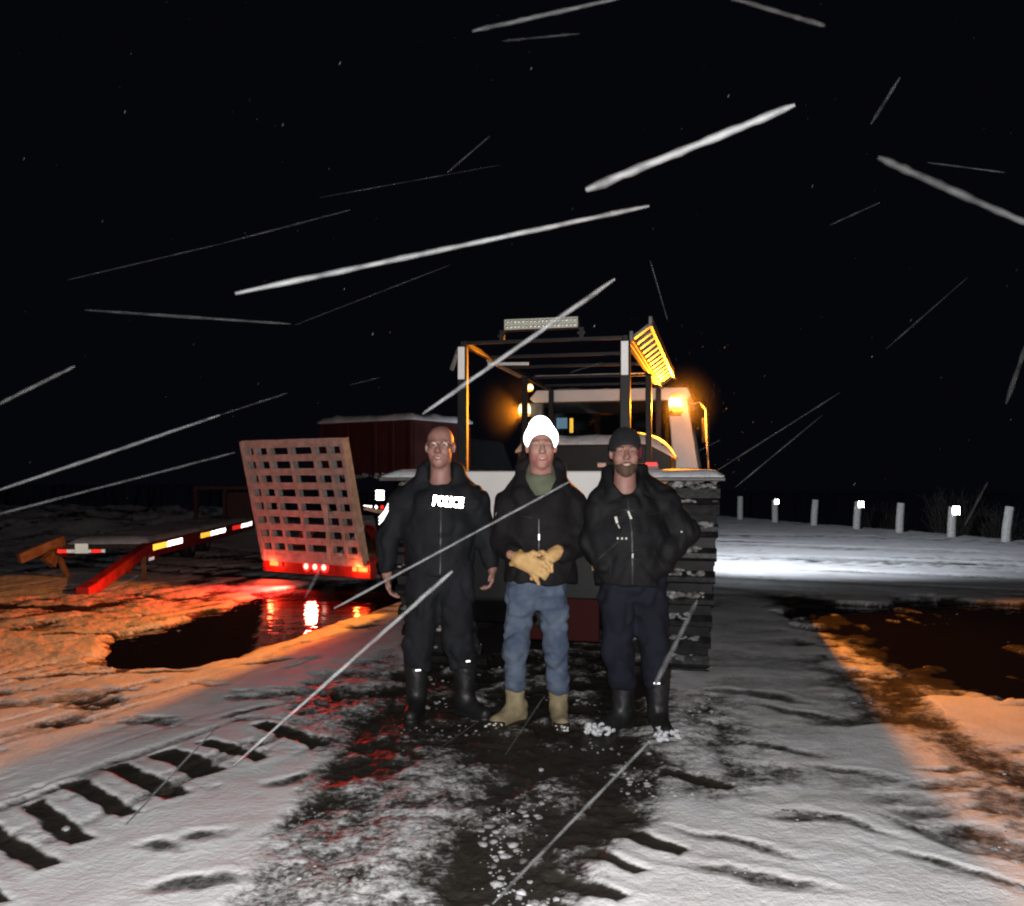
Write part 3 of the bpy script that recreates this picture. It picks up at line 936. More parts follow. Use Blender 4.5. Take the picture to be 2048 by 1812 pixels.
# LED light bar on the rear of the rack
lbm = MB().box((0.045, -2.5, 2.575), (0.54, 0.06, 0.085)).build('light_bar', M['black_steel'], cat, bevel=0.008)
MB().box((0.045, -2.5335, 2.575), (0.52, 0.004, 0.072)).build('lens', M['lens'], lbm)
for r_ in (0, 1):
    for i in range(18):
        x = 0.045 - 0.24 + 0.48 * i / 17
        z = 2.575 + (0.018 if r_ else -0.018)
        MB().lathe([(0.011, -2.5365), (0.009, -2.541), (0.003, -2.543)], (x, 0, z), 'y', 8).build('led', M['reflector_cup'], lbm, smooth=True)
for x in (-0.24, 0.33):
    MB().box((x, -2.5, 2.5), (0.03, 0.04, 0.08)).build('bracket', M['black_steel'], lbm)
    for k in (-0.02, 0.02):
        MB().lathe([(0.009, -2.525), (0.007, -2.535)], (x + k, 0, 2.5), 'y', 8).build('bolt', M['chrome'], lbm)

# fenders with snow, tail lamps
for sx in (-1, 1):
    xa, xb = (0.6, 1.3) if sx > 0 else (-1.3, -0.6)
    fd = MB().bbox(xa, xb, -2.18, 2.3, 1.475, 1.5).build('fender', M['grey_steel'], cat, bevel=0.006)
    snow_cap('fender_snow', xa + 0.01, xb - 0.01, -2.17, 2.2, 1.5, 0.055, 20 + sx, M['snow'], fd, 14, 40, 0.02)
    MB().bar((0.72 * sx, -2.2, 1.46), (0.95 * sx, -2.16, 1.2), 0.035, 0.05).build('fender_brace', M['red_paint'], cat)
    br = MB().bbox(0.77 * sx - 0.05, 0.77 * sx + 0.05, -2.0, -1.96, 1.5, 1.6).build('lamp_bracket', M['grey_steel'], cat)
    MB().bbox(0.77 * sx - 0.042, 0.77 * sx + 0.042, -2.012, -2.0, 1.585, 1.612).build('tail_lamp', M['tail_red'], br)


# tracks
def track_path():
    pts = [(-1.68, 0.035), (-1.86, 0.2), (-2.06, 0.85), (-2.08, 1.12), (-1.98, 1.3), (-1.8, 1.375), (0, 1.34), (2.0, 1.3), (2.32, 1.18), (2.42, 0.95),
           (2.25, 0.5), (1.95, 0.12), (1.75, 0.035), (0, 0.035)]
    P = np.array(pts)
    out = []
    n = len(P)
    for i in range(n):                       # closed Catmull-Rom
        p0, p1, p2, p3 = P[i - 1], P[i], P[(i + 1) % n], P[(i + 2) % n]
        al = 0.5
        for t in np.linspace(0, 1, 40, endpoint=False):
            h1 = 2 * t ** 3 - 3 * t ** 2 + 1; h2 = -2 * t ** 3 + 3 * t ** 2
            h3 = t ** 3 - 2 * t ** 2 + t; h4 = t ** 3 - t ** 2
            L_ = np.linalg.norm(p2 - p1)
            m1 = (p2 - p0) / np.linalg.norm(p2 - p0) * L_ * al * 1.6
            m2 = (p3 - p1) / np.linalg.norm(p3 - p1) * L_ * al * 1.6
            out.append(p1 * h1 + p2 * h2 + m1 * h3 + m2 * h4)
    out = np.array(out)
    seg = np.linalg.norm(np.roll(out, -1, 0) - out, axis=1)
    cum = np.concatenate([[0], np.cumsum(seg)])
    tot = cum[-1]
    ncl = int(round(tot / 0.172))
    res = []
    outc = np.vstack([out, out[:1]])
    for k in range(ncl * 3):
        s = tot * k / (ncl * 3)
        i = np.searchsorted(cum, s, 'right') - 1
        f = (s - cum[i]) / max(seg[i], 1e-9)
        res.append(outc[i] * (1 - f) + outc[i + 1] * f)
    return np.array(res), ncl


TP, NCL = track_path()
cl_me = None
for sx in (-1, 1):
    xi, xo = (0.66, 1.25) if sx > 0 else (-1.25, -0.66)

    def lean(x, z):
        return x + (-0.085 * sx * (1 - min(z / 1.35, 1.0)))

    mb = MB()
    n = len(TP)
    for k in range(n):
        y, z = TP[k]
        ty, tz = TP[(k + 1) % n] - TP[k - 1]
        l_ = math.hypot(ty, tz)
        ny_, nz_ = tz / l_, -ty / l_
        # outward normal points away from the loop's middle
        if (y - 0.1) * ny_ + (z - 0.7) * nz_ < 0:
            ny_, nz_ = -ny_, -nz_
        for off in (0.0, -0.025):
            for x in (xi, xo):
                mb.v.append((lean(x, z), y + ny_ * off, z + nz_ * off))
    for k in range(n):
        a, b2 = k * 4, ((k + 1) % n) * 4
        mb.f += [(a, a + 1, b2 + 1, b2), (a + 2, b2 + 2, b2 + 3, a + 3), (a, b2, b2 + 2, a + 2), (a + 1, a + 3, b2 + 3, b2 + 1)]
    tr_ = mb.build('track', M['rubber'], cat)
    clb = MB()
    clb.prism([(-0.05, 0.0), (0.05, 0.0), (0.022, 0.06), (-0.012, 0.062)], -0.31, 0.31, 'x')
    if cl_me is None:
        cl_me = clb.mesh('cleat')
        cl_me.materials.append(M['cleat'])
    sn = MB()
    for k in range(NCL):
        i = k * 3
        y, z = TP[i]
        ty, tz = TP[(i + 1) % n] - TP[i - 1]
        l_ = math.hypot(ty, tz)
        ty, tz = ty / l_, tz / l_
        ny_, nz_ = tz, -ty
        if (y - 0.1) * ny_ + (z - 0.7) * nz_ < 0:
            ny_, nz_ = -ny_, -nz_
        o = bpy.data.objects.new('cleat', cl_me)
        COL.objects.link(o)
        o.parent = tr_
        X_ = Vector((1, 0, 0)); Z_ = Vector((0, ny_, nz_)); Y_ = Z_.cross(X_)
        m4 = Matrix((X_, Y_, Z_)).transposed().to_4x4()
        m4.translation = (lean((xi + xo) / 2, z), y + ny_ * 0.002, z + nz_ * 0.002)
        o.matrix_local = m4
        # packed snow sits on the cleats of the rear run
        if y < -1.5 and 0.05 < z < 1.38:
            rr = random.Random(k * 7 + sx)
            for q in range(34):
                xx = lean(xi + 0.02 + (xo - xi - 0.04) * rr.random(), z)
                if fbm2(np.array([xx * 7.0]), np.array([k * 3.3]), 5, 3)[0] < 0.4:
                    continue
                r2 = rr.uniform(0.015, 0.042)
                t_up = rr.uniform(0.0, 0.022)
                outw = rr.uniform(0.0, 0.055)
                lump(sn, (xx, y + ny_ * outw, z + nz_ * outw + 0.03 + t_up), r2, rr.randint(0, 10 ** 6), 0.55)
    sn.build('packed_snow', M['dirty_snow'], tr_, smooth=True)
    tr_.children[-1]['kind'] = 'stuff'
    for (wy, wz, wr) in ((-1.76, 1.07, 0.27), (-1.35, 0.4, 0.33), (-0.55, 0.4, 0.33), (0.25, 0.4, 0.33), (1.05, 0.4, 0.33), (1.95, 0.98, 0.36)):
        xm = lean((xi + xo) / 2, wz)
        wh = MB().lathe([(wr * 0.55, -0.09), (wr * 0.93, -0.085), (wr, -0.05), (wr, 0.05), (wr * 0.93, 0.085), (wr * 0.55, 0.09)], (xm, wy, wz), 'x', 22).build('wheel', M['rubber'], cat, smooth=True)
        MB().lathe([(wr * 0.1, -0.1), (wr * 0.5, -0.095), (wr * 0.5, 0.095), (wr * 0.1, 0.1)], (xm, wy, wz), 'x', 18).build('hub', M['red_paint'], wh)

# light of the headlamps and work lamps at the front of the machine, thrown over the lot ahead
lamp('headlight_beam', 'SPOT', cat_world((0.85, 2.85, 2.4)), 5000, (0.86, 0.92, 1.0), 0.06, None, (8.0, 22.0, 4.6), R(124), 1.0)
lamp('headlight_beam', 'SPOT', cat_world((0.75, 3.42, 1.32)), 24, (0.86, 0.93, 1.0), 0.06, None, (6.0, 14.5, 0.3), R(130), 1.0)
lamp('headlight_beam', 'SPOT', cat_world((-0.55, 3.42, 1.38)), 200, (0.86, 0.93, 1.0), 0.06, None, (3.0, 22.0, 0.6), R(120), 0.6)

# ------------------------------------------------------------------ TRAILER with the raised lattice gate
ya = R(31)
ta = empty('ramp_trailer', (-2.72, 12.0, 0.0), -ya)
tag(ta, 'low trailer with raised lattice loading gate and glowing red tail lamps beside puddle', 'trailer')
MB().bbox(-1.0, 1.0, 0.0, 0.12, 0.16, 0.4).build('bumper', M['red_trailer'], ta, bevel=0.01)
MB().bbox(-0.98, 0.98, 0.12, 3.3, 0.36, 0.44).build('frame', M['red_trailer'], ta)
for i in range(9):
    x = -0.97 + 0.2155 * i
    MB().bbox(x, x + 0.208, 0.14, 3.3, 0.441, 0.48).build('deck_plank', M['deck_wood'], ta)
for s in (-1, 1):
    for y in (1.35, 2.15):
        wl = MB().lathe([(0.2, -0.1), (0.3, -0.095), (0.33, -0.06), (0.33, 0.06), (0.3, 0.095), (0.2, 0.1)], (s * 1.12, y, 0.33), 'x', 22).build('wheel', M['rubber'], ta, smooth=True)
        MB().lathe([(0.05, -0.105), (0.19, -0.1), (0.19, 0.1), (0.05, 0.105)], (s * 1.12, y, 0.33), 'x', 16).build('rim', M['galv'], wl)
    MB().prism([(0.9, 0.45), (1.0, 0.68), (1.2, 0.74), (2.3, 0.74), (2.5, 0.68), (2.6, 0.45), (2.56, 0.45), (2.47, 0.65), (2.28, 0.71), (1.22, 0.71), (1.03, 0.65), (0.94, 0.45)],
               s * 1.0, s * 1.25, 'x').build('mudguard', M['red_trailer'], ta)
MB().tube([(-0.7, 3.3, 0.4), (0, 4.7, 0.42), (0.7, 3.3, 0.4)], 0.05, 8).build('tongue', M['red_trailer'], ta)
MB().tube([(0, 4.4, 0.0), (0, 4.4, 0.7)], 0.035, 8).build('jack', M['galv'], ta)
# gate
GH, GL = 1.66, 0.42        # height, lean to the rear
g0z = 0.34


def gp(n, h, off=0.0):
    """n 0..1 across, h 0..1 up; off along the gate's rear normal"""
    nx_ = -0.93 + 1.86 * n
    nrm = Vector((0, -GH, -GL)).normalized()
    p = Vector((nx_, -0.02 - GL * h, g0z + GH * h)) + nrm * off
    return p


gate = MB().bar(gp(0, 0.02), gp(1, 0.02), 0.06, 0.1, (0, -0.2, 1)).build('gate', M['gate_steel'], ta)
gup = Vector((0, -GL, GH)).normalized()
for n in (0.012, 0.13, 0.27, 0.48, 0.71, 0.853, 0.988):
    edge = n in (0.012, 0.988)
    a_, b_ = gp(n, 0.0, -0.016), gp(n, 1.0, -0.016)
    MB().bar(a_, b_, 0.055 if not edge else 0.06, 0.09 if not edge else 0.13, (0, -1, 0)).build('gate_bar', M['gate_steel'], gate)
for k in range(11):
    h = 0.975 - k * 0.114
    if h < 0.0:
        break
    th = 0.11 if k == 0 else 0.095
    a_, b_ = gp(0.0, h, 0.012), gp(1.0, h, 0.012)
    MB().bar(a_, b_, 0.022, th, gup).build('gate_slat', M['gate_steel'], gate)
snow_cap('gate_snow', -0.93, 0.93, -0.5, -0.42, 2.0, 0.015, 31, M['snow'], gate, 26, 4, 0.006)
MB().bar((0.42, -0.16, 0.36), (0.5, -0.3, 1.15), 0.04, 0.04).build('gate_prop', M['gate_steel'], ta)
MB().bar((0.98, -0.1, 1.1), (1.25, 0.5, 0.95), 0.05, 0.05).build('gate_stop', M['gate_steel'], ta)
for i, x in enumerate((-0.12, 0.045, 0.21)):
    tlm = MB().lathe([(0.078, -0.013), (0.076, -0.026), (0.05, -0.032)], (x, 0, 0.275), 'y', 16).build('tail_lamp', M['tail_red'], ta, smooth=True)
    MB().lathe([(0.042, -0.033), (0.038, -0.042), (0.015, -0.046)], (x, 0, 0.275), 'y', 14).build('bulb', M['tail_hot'], tlm, smooth=True)
MB().bbox(-0.3, 0.4, -0.012, -0.001, 0.2, 0.36).build('lamp_panel', M['red_paint'], ta)
for (x0, x1, m_) in ((-0.84, -0.68, 'marker_amber'), (-0.66, -0.6, 'tail_red'), (0.7, 0.775, 'marker_amber'), (0.8, 0.96, 'marker_amber')):
    MB().bbox(x0, x1, -0.02, -0.001, 0.25, 0.31).build('marker_lamp', M[m_], ta, bevel=0.01)
ca, sa = math.cos(ya), math.sin(ya)


def ta_world(p):
    return (-2.72 + p[0] * ca + p[1] * sa, 12.0 - p[0] * sa + p[1] * ca, p[2])


lamp('tail_light', 'SPOT', ta_world((0.045, -0.1, 0.29)), 1000, (1.0, 0.03, 0.02), 0.08, None, ta_world((0.0, -3.0, -0.75)), R(128), 1.0)
lamp('tail_light', 'POINT', ta_world((-0.75, -0.09, 0.28)), 6, (1.0, 0.06, 0.02), 0.04)
lamp('tail_light', 'POINT', ta_world((0.85, -0.09, 0.28)), 7, (1.0, 0.1, 0.02), 0.04)

# ------------------------------------------------------------------ FLATBED trailer on the left
tb_ = empty('flatbed_trailer', (-6.3, 13.1, 0.0), R(4.7))
tag(tb_, 'red flatbed trailer with striped reflective tape and sloping tail, at the far left', 'trailer')
# local: +x right, +y forward; near rail at x = +0.83
MB().bbox(0.79, 0.85, 0.0, 7.2, 0.29, 0.51).build('side_rail', M['red_trailer'], tb_, bevel=0.008)
MB().bbox(-0.5, -0.44, 0.0, 7.2, 0.29, 0.51).build('side_rail', M['red_trailer'], tb_, bevel=0.008)
for i in range(6):
    x = -0.435 + 0.203 * i
    MB().bbox(x, x + 0.195, 0.02, 7.2, 0.43, 0.485).build('deck_plank', M['deck_wood'], tb_)
snow_cap('deck_snow', -0.42, 0.76, 0.1, 7.1, 0.487, 0.09, 44, M['snow'], tb_, 20, 40, 0.03)
for (y0, y1, m_) in ((0.1, 0.78, 'retro_amber'), (0.8, 1.62, 'retro_white'), (2.75, 3.4, 'retro_amber'), (3.45, 4.6, 'retro_white'), (5.2, 5.95, 'retro_red'), (6.0, 7.1, 'retro_white')):
    MB().bbox(0.851, 0.856, y0, y1, 0.39, 0.48).build('reflective_tape', M[m_], tb_)
MB().bar((0.8, 0.0, 0.44), (0.72, -1.85, 0.08), 0.16, 0.16).build('tail_beam', M['red_trailer'], tb_, bevel=0.02)
MB().bar((0.72, -1.85, 0.09), (0.7, -2.15, 0.05), 0.18, 0.13).build('tail_foot', M['red_trailer'], tb_, bevel=0.02)
MB().bar((-0.42, 0.0, 0.56), (-0.78, -0.62, 0.34), 0.1, 0.15).build('tail_beam', M['rust'], tb_, bevel=0.02)
MB().prism([(-0.05, 0.5), (-0.6, 0.33), (-0.25, 0.18)], -0.5, -0.42, 'x').build('tail_gusset', M['rust'], tb_)
MB().bar((-0.45, -0.15, 0.42), (-0.27, -0.22, 0.02), 0.07, 0.05).build('stand_leg', M['rust'], tb_)
MB().prism([(-0.3, 0.38), (-0.95, 0.26), (-0.75, 0.14)], 0.7, 0.8, 'x').build('tail_gusset', M['red_trailer'], tb_)
MB().bar((0.86, -0.35, 0.32), (0.95, -0.6, 0.02), 0.07, 0.05).build('stand_leg', M['rust'], tb_)
bb = MB().bar((0.86, -0.35, 0.3), (0.86, 0.2, 0.27), 0.06, 0.05).build('stand_bar', M['red_trailer'], tb_)
MB().bbox(0.893, 0.898, -0.22, 0.02, 0.262, 0.31).build('reflective_tape', M['retro_soft'], bb)
bar_ = MB().bbox(-0.38, 0.3, -0.3, -0.25, 0.39, 0.45).build('rear_bar', M['dark_red'], tb_)
for (x0, x1, m_) in ((-0.38, -0.25, 'retro_red'), (-0.25, -0.13, 'retro_plate'), (0.05, 0.1, 'retro_plate'), (0.1, 0.24, 'retro_red'), (0.24, 0.3, 'retro_plate')):
    MB().bbox(x0 + 0.003, x1 - 0.003, -0.306, -0.301, 0.395, 0.445).build('reflective_tape', M[m_], bar_)
MB().bbox(-0.12, 0.06, -0.33, -0.315, 0.39, 0.53).build('number_plate', M['retro_plate'], bar_)
for y in (3.0, 4.0):
    for x in (0.55, -0.25):
        wl = MB().lathe([(0.16, -0.1), (0.25, -0.095), (0.28, -0.06), (0.28, 0.06), (0.25, 0.095), (0.16, 0.1)], (x, y, 0.27), 'x', 20).build('wheel', M['rubber'], tb_, smooth=True)
        MB().lathe([(0.05, -0.105), (0.15, -0.1), (0.15, 0.1), (0.05, 0.105)], (x, y, 0.27), 'x', 14).build('rim', M['galv'], wl)
for x in (-0.45, 0.2, 0.85):
    MB().bar((x, 7.24, 0.3), (x, 7.24, 1.22), 0.08, 0.08).build('headboard_post', M['dark_red'], tb_)
hb_ = MB().bar((-0.5, 7.24, 1.26), (0.9, 7.24, 1.26), 0.08, 0.08).build('headboard', M['dark_red'], tb_)
MB().bbox(0.25, 0.8, 7.23, 7.26, 0.55, 1.15).build('headboard_panel', M['dark_red'], hb_)

# ------------------------------------------------------------------ TRUCK behind the gate
yt = R(34)
tk = empty('red_truck', (-2.92, 17.25, 0.0), -yt)
tag(tk, 'dark red box truck with snow on its box, parked behind the lattice gate', 'truck')
bx = MB().bbox(-1.25, 1.25, 0.0, 1.8, 1.55, 2.6).build('cargo_box', M['dark_red'], tk, bevel=0.03)
for x in (-1.2, -0.45, 0.3, 0.75, 1.2):
    MB().bbox(x - 0.04, x + 0.04, -0.035, -0.002, 1.56, 2.56).build('box_rib', M['dark_red'], bx, bevel=0.006)
for y in (0.05, 0.9, 1.74):
    MB().bbox(1.252, 1.285, y - 0.04, y + 0.04, 1.56, 2.56).build('box_rib', M['dark_red'], bx, bevel=0.006)
snow_cap('box_snow', -1.28, 1.3, -0.05, 1.83, 2.6, 0.13, 61, M['snow'], bx, 26, 20, 0.05)
ld = MB()
for k in range(46):
    x = rnd.uniform(-0.6, 1.2)
    lump(ld, (x, -0.06, 1.53 + rnd.uniform(-0.03, 0.03)), rnd.uniform(0.02, 0.07), k)
ld.build('ledge_snow', M['dirty_snow'], bx, smooth=True)
MB().bbox(-0.55, 0.55, 0.1, 4.6, 0.75, 1.0).build('chassis', M['black_steel'], tk)
bm_ = MB().bbox(-1.2, 1.2, -0.15, -0.05, 0.85, 1.0).build('rear_bumper', M['black_steel'], tk, bevel=0.01)
for x in (0.62, 0.78):
    MB().lathe([(0.04, -0.155), (0.04, -0.17), (0.02, -0.18)], (x, 0, 0.93), 'y', 10).build('tail_lamp', M['tail_red'], bm_, smooth=True)
for x in (0.16, 0.24, 0.32, 0.46):
    MB().bbox(x - 0.028, x + 0.028, -0.16, -0.151, 0.9, 0.96).build('reflector', M['retro_white'], bm_)
MB().bbox(0.42, 0.62, -0.13, -0.1, 1.06, 1.26).build('reflective_plate', M['retro_white'], tk)
for x in (-0.7, -0.62, -0.5):
    MB().bbox(x - 0.03, x + 0.03, -0.16, -0.151, 0.72, 0.78).build('reflector', M['retro_white' if x > -0.65 else 'retro_red'], bm_)
for y in (0.95, 3.9):
    for x in (-1.0, 1.0):
        wl = MB().lathe([(0.28, -0.16), (0.46, -0.15), (0.5, -0.1), (0.5, 0.1), (0.46, 0.15), (0.28, 0.16)], (x, y, 0.5), 'x', 24).build('wheel', M['rubber'], tk, smooth=True)
        MB().lathe([(0.08, -0.165), (0.27, -0.16), (0.27, 0.16), (0.08, 0.165)], (x, y, 0.5), 'x', 16).build('rim', M['galv'], wl)
cabt = MB().prism([(2.0, 1.0), (4.9, 1.0), (4.9, 1.6), (3.8, 1.7), (3.4, 2.3), (2.0, 2.35)], -1.0, 1.0, 'x').build('cab', M['black_steel'], tk, bevel=0.05)
for s in (-1, 1):
    MB().prism([(2.2, 1.75), (3.6, 1.75), (3.3, 2.2), (2.2, 2.25)], s * 1.002, s * 1.01, 'x').build('side_window', M['glass'], cabt)

# ------------------------------------------------------------------ POSTS along the edge of the lot
posts_px = [1480, 1550, 1627, 1712, 1798, 1902, 2010]
lab = ['plain wooden post closest to the snowcat, first of the row',
       'wooden post with small bright reflector, nearest the snowcat of the three',
       'plain wooden post between the two reflector posts nearest the snowcat',
       'wooden post with bright reflector in the middle of the row',
       'plain wooden post third from the right edge of the picture',
       'wooden post with the largest bright reflector, second from right edge',
       'tilted plain wooden post at the right end of the row']
for i, px in enumerate(posts_px):
    # intersect the pixel column with the post line
    t = (px - 1024) / F
    # line (8.05,30.8) -> (11.4,20.1)
    ax, ay, bx_, by_ = 8.05, 30.8, 11.4, 20.1
    s = (t * ay - ax) / ((bx_ - ax) - t * (by_ - ay))
    x, y = ax + s * (bx_ - ax), ay + s * (by_ - ay)
    z = gz(x, y)
    po = empty('guard_post', (x, y, z - 0.05), R(17))
    tag(po, lab[i], 'post', 'posts along the edge of the lot')
    tl = [0.01, -0.01, 0.07, 0.08, 0.06, 0.05, 0.14][i]
    hgt = [0.85, 0.78, 0.84, 0.82, 0.84, 0.8, 0.86][i]
    n_ = 8
    pts = [(0, 0, -0.2), (tl * 0.3, 0, hgt * 0.4), (tl, 0, hgt)]
    MB().tube(pts, [0.1, 0.098, 0.095], 10).build('post_shaft', M['wood'], po, smooth=False)
    if i % 2:
        k = 1.0 + 0.12 * i
        MB().bbox(tl - 0.085 * k * 0.8, tl + 0.085 * k * 0.8, -0.125, -0.1, hgt - 0.17 * k * 0.7, hgt + 0.02).build('reflector', M['retro_far'], po, bevel=0.01)

# dim brush on the slope behind the posts
for bi, (px, d, hgt, lb_) in enumerate(((1905, 25.0, 2.1, 'bare leafless shrub behind the posts at the right edge'), (1760, 29.0, 2.0, 'bare leafless shrub behind the middle posts'),
                                        (1990, 23.5, 1.6, 'low bare shrub behind the last post at the right'))):
    x = (px - 1024) / F * d
    z = gz(x, d)
    sh = MB()
    rr = random.Random(bi + 50)
    for k in range(90):
        a, s_ = rr.uniform(0, 2 * PI), rr.uniform(0.15, 0.9)
        top = Vector((math.cos(a) * s_, math.sin(a) * s_, hgt * rr.uniform(0.5, 1.0)))
        b0 = Vector((math.cos(a) * 0.15 * rr.random(), math.sin(a) * 0.15 * rr.random(), -0.3))
        mid = b0.lerp(top, 0.55) + Vector((rr.uniform(-.15, .15), rr.uniform(-.15, .15), 0.1))
        sh.tube([b0, mid, top], [0.016, 0.011, 0.004], 4, False)
        for q in range(4):
            st = b0.lerp(top, rr.uniform(0.4, 0.95))
            sh.tube([st, st + Vector((rr.uniform(-.35, .35), rr.uniform(-.35, .35), rr.uniform(0.05, .35)))], [0.006, 0.003], 3, False)
    so = sh.build('shrub', M['brush'])
    so.location = (x, d, z)
    tag(so, lb_, 'shrub', 'shrubs behind the posts')

# ------------------------------------------------------------------ PEOPLE: smooth implicit bodies and clothes
class Field:
    def __init__(s, lo, hi, h):
        s.h = h
        s.lo = np.array(lo, float)
        s.n = [int(math.ceil((hi[i] - lo[i]) / h)) + 1 for i in range(3)]
        s.ax = [np.float32(lo[i]) + np.arange(s.n[i], dtype=np.float32) * np.float32(h) for i in range(3)]
        s.D = np.full(s.n, 0.25, np.float32)

    def sl(s, lo, hi, pad):
        r_ = []
        for i in range(3):
            a = int(np.clip(math.floor((lo[i] - pad - s.lo[i]) / s.h), 0, s.n[i] - 1))
            b = int(np.clip(math.ceil((hi[i] + pad - s.lo[i]) / s.h) + 1, a + 1, s.n[i]))
            r_.append(slice(a, b))
        x = s.ax[0][r_[0]][:, None, None]; y = s.ax[1][r_[1]][None, :, None]; z = s.ax[2][r_[2]][None, None, :]
        return tuple(r_), x, y, z

    @staticmethod
    def smin(a, b, k):
        if k <= 0:
            return np.minimum(a, b)
        h = np.maximum(k - np.abs(a - b), 0) / k
        return np.minimum(a, b) - h * h * k * 0.25

    def apply(s, lo, hi, f, k, sub):
        pad = 0.07 + k
        S, x, y, z = s.sl(lo, hi, pad)
        d = f(x, y, z)
        s.D[S] = -s.smin(-s.D[S], d, k) if sub else s.smin(s.D[S], d, k)
        return s

    def cone(s, a, b, ra, rb, k=0.03, fy=1.0, fx=1.0, sub=False):
        a = np.array(a, float); b = np.array(b, float)
        m = max(ra, rb) / min(1, fy, fx)
        ba = (b - a) * np.array([fx, fy, 1.0])
        bb = float(ba @ ba) + 1e-9

        def f(x, y, z):
            px, py, pz = (x - a[0]) * fx, (y - a[1]) * fy, z - a[2]
            t = np.clip((px * ba[0] + py * ba[1] + pz * ba[2]) / bb, 0, 1)
            return np.sqrt((px - t * ba[0]) ** 2 + (py - t * ba[1]) ** 2 + (pz - t * ba[2]) ** 2) - (ra + (rb - ra) * t)
        return s.apply(np.minimum(a, b) - m, np.maximum(a, b) + m, f, k, sub)

    def ell(s, c, r_, k=0.02, sub=False, rz=0.0):
        c = np.array(c, float)
        m = max(r_)
        cs, sn = math.cos(rz), math.sin(rz)

        def f(x, y, z):
            X, Y, Z = x - c[0], y - c[1], z - c[2]
            X, Y = X * cs + Y * sn, -X * sn + Y * cs
            k0 = np.sqrt((X / r_[0]) ** 2 + (Y / r_[1]) ** 2 + (Z / r_[2]) ** 2)
            k1 = np.sqrt((X / r_[0] ** 2) ** 2 + (Y / r_[1] ** 2) ** 2 + (Z / r_[2] ** 2) ** 2) + 1e-6
            return k0 * (k0 - 1) / k1
        return s.apply(c - m, c + m, f, k, sub)

    def above(s, z0, k=0.012, wav=0.0):
        x, y = s.ax[0][:, None, None], s.ax[1][None, :, None]
        zz = z0 + wav * np.sin(x * 17 + y * 23)
        s.D = -s.smin(-s.D, -(zz - s.ax[2][None, None, :]), k)
        return s

    def below(s, z0, k=0.012):
        s.D = -s.smin(-s.D, -(s.ax[2][None, None, :] - z0 + 0 * s.ax[0][:, None, None]), k)
        return s

    def wrinkle(s, amp, sc, seed, stretch=(1, 1, 1)):
        x, y, z = np.meshgrid(*s.ax, indexing='ij')
        band = np.abs(s.D) < 0.05
        xs, ys, zs = x[band] * sc * stretch[0], y[band] * sc * stretch[1], z[band] * sc * stretch[2]
        wx = vnoise3(xs * 0.5, ys * 0.5, zs * 0.5, seed + 9) * 2.2
        n = vnoise3(xs + wx, ys + wx, zs - wx, seed)
        n2 = vnoise3(xs * 2.3 - wx, ys * 2.3, zs * 2.3 + wx, seed + 1)
        rid = 1 - np.abs(2 * n - 1)
        s.D[band] += amp * ((rid - 0.5) * 1.2 + (n2 - 0.5) * 0.6)
        return s

    def mesh(s, name):
        D, h = s.D, s.h
        ins = D < 0
        nx, ny, nz = D.shape
        cnt = np.zeros((nx - 1, ny - 1, nz - 1), np.int8)
        cr = [(i, j, k) for i in (0, 1) for j in (0, 1) for k in (0, 1)]
        g = lambda A, c: A[c[0]:nx - 1 + c[0], c[1]:ny - 1 + c[1], c[2]:nz - 1 + c[2]]
        for c in cr:
            cnt += g(ins, c)
        act = (cnt > 0) & (cnt < 8)
        I = np.argwhere(act)
        vid = -np.ones(act.shape, np.int64)
        vid[act] = np.arange(len(I))
        acc = np.zeros((len(I), 3)); num = np.zeros(len(I))
        val = {c: g(D, c)[act] for c in cr}
        for c in cr:
            for a in range(3):
                if c[a] == 0:
                    c2 = list(c); c2[a] = 1; c2 = tuple(c2)
                    d0, d1 = val[c], val[c2]
                    m = (d0 < 0) != (d1 < 0)
                    t = np.where(m, d0 / (d0 - d1 + 1e-12), 0)
                    p = np.tile(np.array(c, float), (len(I), 1)); p[:, a] += t
                    acc += p * m[:, None]; num += m
        V = (I + acc / num[:, None]) * h + s.lo
        quads = []
        for a in range(3):
            b, c = (a + 1) % 3, (a + 2) % 3
            sl0 = [slice(None)] * 3; sl1 = [slice(None)] * 3
            sl0[a] = slice(0, -1); sl1[a] = slice(1, None)
            e = ins[tuple(sl0)] != ins[tuple(sl1)]
            E = np.argwhere(e)
            ok = (E[:, b] > 0) & (E[:, c] > 0) & (E[:, b] < D.shape[b] - 1) & (E[:, c] < D.shape[c] - 1)
            E = E[ok]
            flip = ins[tuple(sl0)][tuple(E.T)]
            def cell(db, dc):
                q = E.copy(); q[:, b] += db; q[:, c] += dc
                return vid[tuple(q.T)]
            q = np.stack([cell(-1, -1), cell(0, -1), cell(0, 0), cell(-1, 0)], 1)
            q[~flip] = q[~flip][:, ::-1]
            quads.append(q)
        Q = np.concatenate(quads)
        Q = Q[(Q >= 0).all(1)]
        me = bpy.data.meshes.new(name)
        me.vertices.add(len(V)); me.vertices.foreach_set('co', V.ravel())
        me.loops.add(Q.size); me.loops.foreach_set('vertex_index', Q.ravel().astype(np.int32))
        me.polygons.add(len(Q))
        me.polygons.foreach_set('loop_start', np.arange(0, Q.size, 4, dtype=np.int32))
        me.polygons.foreach_set('loop_total', np.full(len(Q), 4, np.int32))
        me.update(calc_edges=True)
        me.validate()
        return me

    def build(s, name, m, parent, smooth_it=2):
        me = s.mesh(name)
        o = link(name, me, m, parent, smooth=True)
        if smooth_it:
            sm = o.modifiers.new('smooth', 'SMOOTH')
            sm.factor = 0.5
            sm.iterations = smooth_it
        return o


